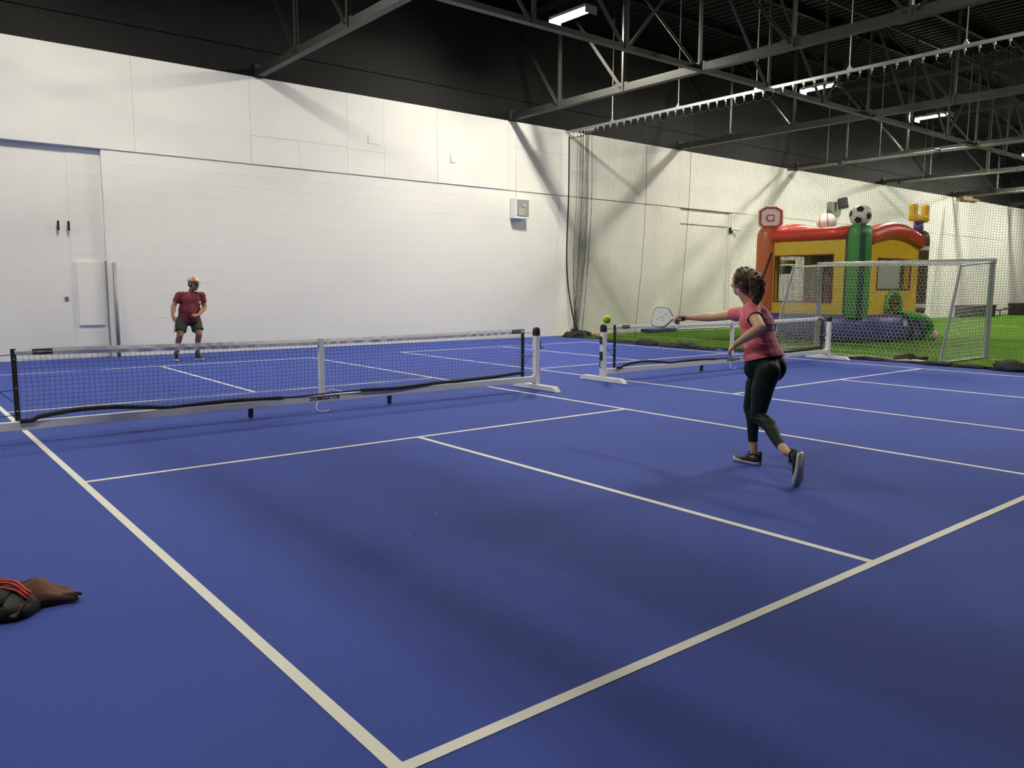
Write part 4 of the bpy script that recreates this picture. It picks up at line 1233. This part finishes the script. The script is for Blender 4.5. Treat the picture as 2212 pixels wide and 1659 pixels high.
# hands
lf = (at(1556, 772, 0, 1.37) - Lwr).normalized()
hand(q, Lwr, lf, V3((.65, -.25, -.55)), V3((-.3, .6, .45)), [.12, .34, .42, .46], spread=.30)
pa = V3((.10, .985, .02)).normalized(); pw = V3((.20, -.26, .94)); pw = (pw - pa * pw.dot(pa)).normalized(); pn = pa.cross(pw)
grip = at(1463, 688, 0, 1.70)
hd = (grip + pw * .012 - Rwr)
hand(q, Rwr, (pa * .62 + V3((-.15, 0, .0)) + V3((-.1, .3, -.12))).normalized(), -pw * .7 + V3((-.5, 0, -.3)), pw + V3((-.6, .2, .2)), [.75, .82, .86, .9], spread=.05, tcurl=.75)
body = union(q, .0055, 3, 'body'); wb = link('body', body, M_skinw, W, smooth=True)
# face
for s_ in (-1, 1):
    q = MB(); q.ball(HV((s_ * .030, .076, .008)), (.013, .008, .007), 12, 8); q.ball(HV((s_ * .030, .083, .008)), (.005, .003, .0055), 10, 6); q.build('eye', M_eye, W, smooth=True)
    q = MB(); q.tube([HV((s_ * .014, .090, .030)), HV((s_ * .032, .088, .036)), HV((s_ * .050, .074, .030))], .004, 6); q.build('eyebrow', M_hair, W)
q = MB(); q.ball(HV((0, .092, -.055)), (.022, .008, .008), 12, 8); q.build('lips', M_mouth, W, smooth=True)
# hair: cap of swept-back hair and a curly ponytail
q = MB(); el(q, HV((0, -.042, .034)), (.080, .080, .086)); el(q, HV((0, -.062, -.012)), (.070, .060, .082)); el(q, HV((0, -.004, .072)), (.062, .066, .046))
for k in range(34):
    a = (k + .5) / 34 * PI * 1.35 - PI * .175
    st = HV((-.076 * math.cos(a), .040 - .045 * abs(math.cos(a)), .024 + .090 * math.sin(a)))
    mdp = HV((-.086 * math.cos(a) * .95, -.045, .035 + .085 * math.sin(a))); en = HV((-.02 * math.cos(a), -.122, .035))
    chain(q, [(st, .006), (mid(st, mdp, .5) + V3((-.004 * math.cos(a), 0, .004)), .010), (mdp, .011), (en, .010)])
hc = union(q, .0055, 2, 'hair')
wrinkle(hc, lambda p: .0035 * math.sin(85 * (p.z + .8 * p.x) + 6 * math.sin(20 * p.y)))
hairo = link('hair', hc, M_hair, W, smooth=True)
PT = [HV((0, -.110, .052)), HV((.0, -.160, .066)), HV((.0, -.212, .022)), HV((0, -.236, -.048)), HV((0, -.232, -.118)), HV((0, -.208, -.185))]
q = MB(); chain(q, [(PT[0], .030), (PT[1], .044), (PT[2], .054), (PT[3], .056), (PT[4], .046), (PT[5], .018)])
core = union(q, .007, 2, 'ponytail'); wrinkle(core, lambda p: .012 * noise.noise(p * 38))
pony = link('ponytail', core, M_hair, W, smooth=True)
def bez(t_):
    x = t_ * (len(PT) - 1); i = min(int(x), len(PT) - 2); return PT[i].lerp(PT[i + 1], x - i)
SP = []
for k in range(240):
    a0 = rng.uniform(0, 2 * PI); rad = rng.uniform(.6, 1.12); w_ = rng.uniform(3.5, 7); ph0 = rng.uniform(0, 6.28); st = rng.uniform(0, .35); en = rng.uniform(.75, 1.08)
    line = []
    for j in range(22):
        f = st + (en - st) * j / 21; c = bez(min(f, 1)); R_ = .055 * math.sin(PI * min(1, .16 + .80 * f)) + .006
        a = a0 + .5 * math.sin(w_ * f * 2 + ph0)
        p = c + V3((math.cos(a) * R_ * rad, math.sin(a) * R_ * rad * .9, .010 * math.sin(w_ * 3 * f + ph0)))
        if f > 1: p.z -= (f - 1) * .3
        line.append(tuple(p + V3((.007 * math.sin(w_ * 4 * f + ph0), .007 * math.cos(w_ * 4 * f + ph0), 0))))
    SP.append(line)
SP = np.array(SP)
for nm, sl, m in (('curls', slice(0, 160), M_hair), ('light_curls', slice(160, 240), M_hair2)):
    V1, F1 = strands('c', SP[sl], .0030); o = link(nm, fast_mesh(nm, V1, F1), m, pony, smooth=True); tag(o, kind='stuff')
# shirt
q = MB()
el(q, (1.512, -5.085, .89), (.186, .158, .19), lean); el(q, (1.512, -5.06, .97), (.166, .136, .16), lean); el(q, (1.515, -5.035, 1.05), (.150, .122, .16), lean); el(q, (1.52, -5.00, 1.14), (.158, .124, .15), lean); el(q, (1.52, -4.985, 1.21), (.164, .124, .155), lean)
chain(q, [((1.515, -4.99, 1.28), .09), ((1.52, -4.95, 1.345), .066)]); chain(q, [((1.49, -4.97, 1.30), .080), (Lsh + V3((0, 0, .004)), .065), (mid(Lsh, Lel, .42), .061), (mid(Lsh, Lel, .8), .058)])
chain(q, [((1.56, -4.90, 1.295), .082), (Rsh, .066), (mid(Rsh, Rel, .36), .060), (mid(Rsh, Rel, .7), .056)])
sh = union(q, .007, 8, 'shirt')
dL, dR = (Lel - Lsh).normalized(), (Rel - Rsh).normalized()
cut(sh, mid(Lsh, Lel, .44), dL, mid(Lsh, Lel, .75), .14); cut(sh, mid(Rsh, Rel, .38), dR, mid(Rsh, Rel, .7), .16)
cut(sh, (1.51, -5.07, .915), (0, -.27, -1), (1.51, -5.1, .80), .34)
cut(sh, (1.52, -4.945, 1.385), (0, .25, 1), (1.52, -4.92, 1.43), .12)
def shw(p):
    w = max(0, 1 - abs((p.z - 1.0) / .20)); t_ = p.z * .8 - (p.y + 5) * .75
    return (.0065 * w * max(0, min(1, (p.y + 5.10) * 6 + .2)) * math.sin(105 * t_ + 4 * noise.noise(p * 7)) + .006 * noise.noise(p * 9 + V3((3, 1, 2))) + .004 * math.sin(60 * (p.z - p.y)) * max(0, 1 - abs(p.z - 1.2) * 7))
wrinkle(sh, shw); thicken(sh, .004)
sho = link('shirt', sh, M_pink, W, smooth=True)
# pale lettering across the upper back (unreadable in the photograph, so only its rows of marks)
dg = bpy.context.evaluated_depsgraph_get(); bm = bmesh.new(); bm.from_mesh(sh); bvh = BVHTree.FromBMesh(bm); bm.free()
q = MB(); offW = ORG[sho]
def stamp(x0, z0, w, h):
    N_, K_ = 4, 4; grid = []
    for i in range(N_):
        for j in range(K_):
            o_ = V3((x0 + w * i / (N_ - 1), -5.6, z0 + h * j / (K_ - 1))) - offW
            hit = bvh.ray_cast(o_, V3((0, 1, 0)))
            if hit[0] is None: return
            grid.append(hit[0] + hit[1] * .0025 * (1 if hit[1].y < 0 else -1) + offW)
    q.add(grid, [(i * K_ + j, (i + 1) * K_ + j, (i + 1) * K_ + j + 1, i * K_ + j + 1) for i in range(N_ - 1) for j in range(K_ - 1)])
for r_, (z0, h) in enumerate(((1.255, .030), (1.205, .026), (1.165, .022), (1.125, .020), (1.075, .022))):
    x = 1.40
    while x < 1.63:
        w_ = random.choice((.010, .014, .022)); stamp(x, z0, w_, h * random.choice((.5, 1, 1)) ); x += w_ + .008
q.build('back_print', M_pinkprint, sho)
# leggings
q = MB()
el(q, (1.51, -5.075, .90), (.168, .142, .13), lean); el(q, (1.45, -5.145, .845), (.100, .106, .118)); el(q, (1.575, -5.125, .845), (.100, .106, .118)); el(q, (1.51, -5.03, .84), (.150, .110, .11)); el(q, (1.512, -5.06, .96), (.148, .120, .13), lean)
for hp, kn, an in ((Rhip, Rkn, Ran), (Lhip, Lkn, Lan)):
    chain(q, [(hp + V3((0, -.015, -.02)), .100), (mid(hp, kn, .4), .090), (kn, .061)])
    bk = V3((0, -.018, 0)) if hp is Rhip else V3((.02, -.01, .02))
    chain(q, [(kn, .058), (mid(kn, an, .3) + bk, .0575), (mid(kn, an, .7), .042), (mid(kn, an, 1.0), .037)])
lg = union(q, .007, 7, 'leggings')
for kn, an in ((Rkn, Ran), (Lkn, Lan)):
    cut(lg, mid(kn, an, .84), (an - kn), an, .12)
wrinkle(lg, lambda p: .0025 * math.sin(160 * p.z) * max(0, 1 - abs(p.z - Lkn.z) * 12) + .002 * noise.noise(p * 14)); thicken(lg, .003)
link('leggings', lg, M_legging, W, smooth=True)
shoe(W, axes((1.60, -5.02, .002), (.02, 1, 0), (0, 0, 1)))
shoe(W, axes((1.185, -5.655, .262), (.03, .10, -.97), (.22, .95, .12)))
# paddle held in her right hand
pd = thing('paddle', grip, 'white rounded pickleball paddle in the hand of the woman in pink', 'paddle')
th = grip + pa * .055
def padface(k, inset=0):
    prof = [(0, .020), (.02, .030), (.05, .062), (.085, .088), (.13, .098), (.20, .099), (.245, .092), (.268, .074), (.278, .045)]
    top = [(a, b - inset) for a, b in prof]
    return [th + pa * (a - (inset if a > .2 else 0)) + pw * b + pn * k for a, b in top] + [th + pa * (a - (inset if a > .2 else 0)) - pw * b + pn * k for a, b in top[::-1]]
q = MB(); q.loft([padface(-.0055), padface(.0055)]); q.build('edge_guard', M_padedge, pd)
q = MB(); q.loft([padface(-.0066, .006), padface(.0066, .006)]); fc = q.build('blade', M_paddle, pd)
q = MB()
for (a, b, la, lb) in ((.10, .03, .05, .012), (.15, .0, .06, .016), (.12, -.03, .03, .010), (.19, .04, .02, .012), (.20, -.02, .03, .014), (.17, .055, .015, .01), (.085, -.05, .02, .008)):
    for sg in (-1, 1):
        c = th + pa * a + pw * b + pn * .0069 * sg
        q.prism([c + pa * x * la / 2 + pw * y * lb / 2 for x, y in ((-1, -.6), (.2, -1), (1, -.4), (.8, .8), (-.3, 1), (-1, .5))], pn * .0003 * sg)
q.build('face_print', M_padprint, fc)
q = MB(); q.loft([[grip + pa * d + pw * .017 * math.cos(a) * r_ + pn * .0125 * math.sin(a) * r_ for a in [2 * PI * k / 8 + PI / 8 for k in range(8)]] for d, r_ in ((.065, .9), (.04, 1), (-.062, 1), (-.068, 1.15))]); q.build('handle', M_vwhite, pd)
q = MB(); q.loft([[grip + pa * d + pw * .020 * math.cos(a) * r_ + pn * .0155 * math.sin(a) * r_ for a in [2 * PI * k / 10 for k in range(10)]] for d, r_ in ((-.066, 1), (-.080, 1.08), (-.086, .9))]); q.build('end_cap', M_blackp, pd)

# ---- the man across the net
MP = thing('person', (.74, 7.68, 0), 'person in maroon shirt, charcoal shorts and tan cap ready at the far baseline', 'person')
y0 = 7.70
hC = V3((.905, 7.56, 1.535)); nB = V3((.885, 7.66, 1.37))
rs_, re_, rw_ = V3((.655, 7.68, 1.305)), at(375, 661, 1, 7.66), at(373, 681, 1, 7.56)          # his right arm, at the left of the photo
ls_, le_, lw_ = V3((1.09, 7.67, 1.30)), at(442, 664, 1, 7.62), at(429, 680, 1, 7.42)
rh, rk, ra = V3((.70, 7.72, .80)), at(389, 724, 1, 7.60), at(381, 764, 1, 7.74)
lh, lk, la = V3((.95, 7.72, .80)), at(430, 722, 1, 7.58), at(427, 763, 1, 7.70)
q = MB()
el(q, (.83, 7.72, .84), (.185, .145, .13)); el(q, (.85, 7.70, 1.0), (.185, .145, .16)); el(q, (.87, 7.68, 1.19), (.195, .13, .17))
chain(q, [((.87, 7.68, 1.28), .085), (nB, .062), (hC + V3((0, .02, -.07)), .058)])
chain(q, [((.80, 7.69, 1.27), .060), (rs_, .052), (mid(rs_, re_, .5), .050), (re_, .044)]); chain(q, [(re_, .044), (mid(re_, rw_, .3), .047), (rw_, .030)])
chain(q, [((.95, 7.68, 1.27), .060), (ls_, .052), (mid(ls_, le_, .5), .050), (le_, .044)]); chain(q, [(le_, .044), (mid(le_, lw_, .3), .047), (lw_, .030)])
hf = V3((.45, -.88, -.05)).normalized(); hs = V3((hf.y, -hf.x, 0)); Mh = Matrix((V3((-hf.y, hf.x, 0)), hf, V3((0, 0, 1)))).transposed()
H = lambda x, y, z: hC + Mh @ V3((x, y, z)) * 1.10
el(q, H(0, -.012, .022), (.078, .095, .092), Mh); el(q, H(0, .030, -.042), (.062, .058, .074), Mh); rc(q, H(0, .058, -.095), .028, H(0, .048, -.07), .040)
rc(q, H(0, .086, .012), .010, H(0, .110, -.024), .017); el(q, H(0, .085, -.058), (.028, .013, .013), Mh); el(q, H(0, .073, .030), (.056, .022, .016), Mh)
for s_ in (-1, 1):
    el(q, H(s_ * .080, -.006, -.010), (.011, .022, .034), Mh); el(q, H(s_ * .042, .066, -.024), (.028, .020, .024), Mh)
for hp, kn, an, bk in ((rh, rk, ra, 1), (lh, lk, la, 1)):
    chain(q, [(hp, .105), (mid(hp, kn, .5), .088), (kn, .062)]); chain(q, [(kn, .060), (mid(kn, an, .3) + V3((0, .03, 0)), .060), (mid(kn, an, .7), .044), (an, .036), (an + V3((0, .02, -.08)), .036)])
hand(q, rw_, V3((.05, -.25, -.95)), V3((1, -.1, 0)), V3((0, -1, -.1)), [.8, .85, .9, .9], spread=.05, tcurl=.7, sc_=1.05)
hand(q, lw_, V3((-.80, -.45, -.02)), V3((-.1, .5, -.8)), V3((-.3, -.1, .9)), [.25, .3, .35, .4], spread=.28, sc_=1.05)
mb = union(q, .007, 3, 'body'); link('body', mb, M_skinm, MP, smooth=True)
for s_ in (-1, 1):
    q = MB(); q.ball(H(s_ * .031, .080, .006), (.013, .008, .007), 10, 8); q.ball(H(s_ * .031, .087, .006), (.005, .003, .0055), 8, 6); q.build('eye', M_eye, MP, smooth=True)
    q = MB(); q.tube([H(s_ * .014, .096, .026), H(s_ * .032, .094, .032), H(s_ * .052, .078, .026)], .005, 6); q.build('eyebrow', M_darkhair, MP)
q = MB(); q.ball(H(0, .094, -.058), (.030, .009, .009), 12, 8); q.build('lips', M_mouth, MP, smooth=True)
q = MB(); el(q, H(0, -.04, -.005), (.079, .068, .085), Mh); q.build('hair', M_darkhair, MP, smooth=True)
cp = MB(); rings = []
for k in range(7):
    e = PI / 2 * k / 6
    rings.append([H(.088 * math.cos(e) * math.cos(a), -.010 + .104 * math.cos(e) * math.sin(a), .042 + .088 * math.sin(e)) for a in [2 * PI * j / 20 for j in range(20)]])
cp.loft(rings); cap_ = cp.build('cap', M_captan, MP, smooth=True)
q = MB(); rings = []
for k in range(1, 6):
    e = PI / 2 * k / 6
    rings.append([H(.0885 * math.cos(e) * math.cos(a), -.010 + .1045 * math.cos(e) * math.sin(a), .042 + .0885 * math.sin(e)) for a in [PI * .52 + PI * .32 * j / 8 for j in range(9)]])
n_ = 9; vs = [p for R in rings for p in R]; q.add(vs, [(i * n_ + j, i * n_ + j + 1, (i + 1) * n_ + j + 1, (i + 1) * n_ + j) for i in range(4) for j in range(n_ - 1)]); q.build('cap_side', M_caporange, cap_, smooth=True)
q = MB(); rings = []
for k in range(1, 5):
    e = PI / 2 * k / 6
    rings.append([H(.0888 * math.cos(e) * math.cos(a), -.010 + .1048 * math.cos(e) * math.sin(a), .042 + .0888 * math.sin(e)) for a in [PI * .34 + PI * .20 * j / 6 for j in range(7)]])
n_ = 7; vs = [p for R in rings for p in R]; q.add(vs, [(i * n_ + j, i * n_ + j + 1, (i + 1) * n_ + j + 1, (i + 1) * n_ + j) for i in range(3) for j in range(n_ - 1)]); q.build('cap_front', M_vwhite, cap_, smooth=True)
q = MB(); top = [H(.080 * math.cos(a), .075 + .092 * math.sin(a), .040 - .012 * math.sin(a) - .012 * abs(math.cos(a)) ** 2) for a in [PI * j / 12 for j in range(13)]]
q.prism(top, V3((0, 0, -.006))); q.build('cap_brim', M_blackp, cap_)
q = MB()
chain(q, [((.79, 7.72, .76), .158), ((.80, 7.70, 1.0), .160), ((.82, 7.68, 1.20), .145)]); chain(q, [((.89, 7.72, .76), .158), ((.90, 7.70, 1.0), .160), ((.93, 7.68, 1.20), .145)]); el(q, (.87, 7.69, 1.22), (.255, .142, .14)); el(q, (.845, 7.68, .98), (.19, .175, .25))
chain(q, [((.87, 7.68, 1.27), .10), ((.88, 7.67, 1.33), .080)])
for a, b, c in (((.80, 7.69, 1.285), rs_, re_), ((.95, 7.68, 1.285), ls_, le_)):
    chain(q, [(a, .092), (b, .074), (mid(b, c, .5), .068), (mid(b, c, .95), .064)])
sh = union(q, .009, 10, 'shirt')
for b, c in ((rs_, re_), (ls_, le_)): cut(sh, mid(b, c, .60), (c - b), mid(b, c, .95), .105)
cut(sh, (.83, 7.70, .775), (.08, 0, -1), (.83, 7.70, .66), .30); cut(sh, (.885, 7.65, 1.355), (0, -.35, 1), (.885, 7.62, 1.42), .12)
wrinkle(sh, lambda p: .010 * noise.noise(V3((p.x * 7, p.y * 7, p.z * 4))) + .004 * math.sin(40 * (p.z + .4 * p.x)) * max(0, 1 - abs(p.z - .95) * 5)); thicken(sh, .004)
so = link('shirt', sh, M_maroon, MP, smooth=True)
bm = bmesh.new(); bm.from_mesh(sh); bvh = BVHTree.FromBMesh(bm); bm.free(); q = MB(); offW = ORG[so]
for (x0, z0, w_, h_) in ((.985, 1.165, .075, .014), (.99, 1.148, .06, .010), (1.01, 1.182, .022, .018)):
    g = []
    for i in range(4):
        for j in range(2):
            hit = bvh.ray_cast(V3((x0 + w_ * i / 3, 7.0, z0 + h_ * j)) - offW, V3((0, 1, 0)))
            if hit[0] is not None: g.append(hit[0] + V3((0, -.004, 0)) + offW)
    if len(g) == 8: q.add(g, [(2 * i, 2 * i + 1, 2 * i + 3, 2 * i + 2) for i in range(3)])
if q.v: q.build('chest_print', M_pinkprint, so)
q = MB(); el(q, (.83, 7.72, .82), (.196, .158, .13))
for hp, kn in ((rh, rk), (lh, lk)):
    chain(q, [(hp, .122), (mid(hp, kn, .55), .112), (mid(hp, kn, 1.0), .105)])
st = union(q, .009, 3, 'shorts')
for hp, kn in ((rh, rk), (lh, lk)): cut(st, mid(hp, kn, .62), (kn - hp), mid(hp, kn, 1.0), .14)
wrinkle(st, lambda p: .006 * noise.noise(p * 9)); thicken(st, .004); link('shorts', st, M_shorts, MP, smooth=True)
for an, dr in ((ra, V3((-.35, -.94, 0))), (la, V3((.30, -.95, 0)))):
    q = MB(); q.tube([an + V3((0, .01, -.02)), an + V3((0, .012, .035))], .044, 12); q.build('sock', M_blackp, MP)
    base = V3((an.x, an.y, 0)) - dr.normalized() * .06
    shoe(MP, axes((base.x, base.y, .002), dr, (0, 0, 1)), L=.28)
# his paddle, edge-on
g2 = rw_ + V3((.02, -.03, -.085)); a2 = V3((-.10, -.12, -1)).normalized(); n2 = V3((.96, -.28, 0)); n2 = (n2 - a2 * n2.dot(a2)).normalized(); w2 = a2.cross(n2)
pd = thing('paddle', g2, 'paddle with lavender grip hanging edge-on in the hand of the man in maroon', 'paddle')
pf = [(.05, .02), (.09, .07), (.13, .092), (.20, .095), (.24, .08), (.262, .045)]
q = MB(); q.loft([[g2 + a2 * x + w2 * y + n2 * k for x, y in pf] + [g2 + a2 * x - w2 * y + n2 * k for x, y in pf[::-1]] for k in (-.008, .008)]); q.build('blade', M_padprint, pd)
q = MB(); q.tube([g2 - a2 * .07, g2 + a2 * .06], .019, 8); q.build('handle', M_lav, pd)

# ------------------------------------------------------------------ clothes heap at the left edge
HR, HF = V3((.777, -.630, 0)), V3((.630, .777, 0))     # along and away from the heap's front
h0 = at(0, 1326, 2, 0); h0.z = 0
jk = thing('jacket', h0 + HF * .2, 'crumpled brown jacket spread on the blue floor behind a dark bag', 'jacket')
q = MB(); nu, nv = 60, 26; vs = []
for i in range(nu):
    for j in range(nv):
        u_, v_ = i / (nu - 1), j / (nv - 1)
        sx_ = -.40 + .685 * u_
        wid = 1 - max(0, (u_ - .72) / .28) ** 1.6 * .93
        ty = .10 + .13 * (v_ - .35) * wid * 1.6 + .035 * u_ + .02 * noise.noise(V3((u_ * 7, v_ * 2, 4)))
        env = math.sin(PI * min(1, max(0, v_))) ** .5 * (1 - max(0, (u_ - .55) / .45) ** 2 * .75)
        hz = .012 + env * (.085 + .040 * noise.noise(V3((u_ * 5, v_ * 4, 1))) + .018 * math.sin(24 * u_ + 6 * v_))
        p = h0 + HR * sx_ + HF * ty; vs.append((p.x, p.y, max(.004, hz)))
q.add(vs, [(i * nv + j, (i + 1) * nv + j, (i + 1) * nv + j + 1, i * nv + j + 1) for i in range(nu - 1) for j in range(nv - 1)])
me = q.mesh('fabric'); thicken(me, .007); link('fabric', me, M_jacket, jk, smooth=True)
q = MB(); q.tube([h0 + HR * (.165 + .12 * k / 10) + HF * (.118 + .055 * k / 10) + V3((0, 0, .030 + .012 * math.sin(PI * k / 10))) for k in range(11)], .009, 6); q.build('dark_lining', M_blackp, jk, smooth=True)
bg = thing('bag', h0, 'dark crumpled bag with red piping in front of the brown jacket', 'bag')
SEC = [(-.115, .002), (-.135, .030), (-.130, .070), (-.105, .105), (-.055, .138), (.0, .152), (.05, .148), (.095, .115), (.105, .05), (.10, .002)]
def bagpt(s_, k, grow=0.0):
    d_, h_ = SEC[k]; f = max(0, min(1, (s_ + .40) / .565)); sh_ = (1 - max(0, (f - .55) / .45) ** 2.2 * .62); dp = (1 - max(0, (f - .6) / .4) ** 2 * .55)
    nz_ = .022 * noise.noise(V3((s_ * 13, d_ * 14, h_ * 13))) + .010 * noise.noise(V3((s_ * 34, d_ * 30, h_ * 28)))
    p = h0 + HR * (s_ + nz_ * .5) + HF * (d_ * (dp + grow) - nz_) + V3((0, 0, max(.003, h_ * (sh_ + grow) + (nz_ if k not in (0, 9) else 0))))
    return p
ns = 34; ss = [-.40 + .56 * i / (ns - 1) for i in range(ns)]
q = MB(); q.loft([[bagpt(s_, k) for k in range(10)] for s_ in ss]); q.build('bag_body', M_bag, bg, smooth=True)
q = MB(); vs = [bagpt(s_, k, .035) + HF * -.004 for s_ in ss[:-5] for k in (3, 4, 5)]; q.add(vs, [(i * 3 + j, (i + 1) * 3 + j, (i + 1) * 3 + j + 1, i * 3 + j + 1) for i in range(ns - 6) for j in range(2)])
me = q.mesh('front_flap'); thicken(me, .004); link('front_flap', me, mat('grey_green_cloth', (.030, .036, .028), .85, var=.3, vscale=30, bump=.3, bscale=80, linear=True), bg, smooth=True)
for k, gr_ in ((4.55, .07), (5.0, .10), (5.6, .10)):
    k0 = int(k); fr = k - k0
    q = MB(); q.tube([bagpt(s_, k0, gr_).lerp(bagpt(s_, k0 + 1, gr_), fr) + HF * (.006 * math.sin(40 * s_ + k)) + V3((0, 0, .003 * math.sin(55 * s_ + 2 * k))) for s_ in ss[:-1]], .0062, 6); q.build('red_piping', M_redtrim, bg, smooth=True)
q = MB(); q.bar(bagpt(.10, 4) + HR * .035 + V3((0, 0, -.03)), bagpt(.10, 1) + HR * .02, .025, .012); q.build('brown_strap', M_jacket, bg)
p = at(56, 1318, 2, .01)
t = thing('earbud', (p.x, p.y, 0), 'tiny white earbud on the floor beside the bag', 'earbud')
q = MB(); q.ball((p.x, p.y, .012), (.012, .010, .010), 10, 8); q.tube([(p.x, p.y, .012), (p.x + .018, p.y - .012, .006)], .004, 6); q.build('bud', M_vwhite, t, smooth=True)
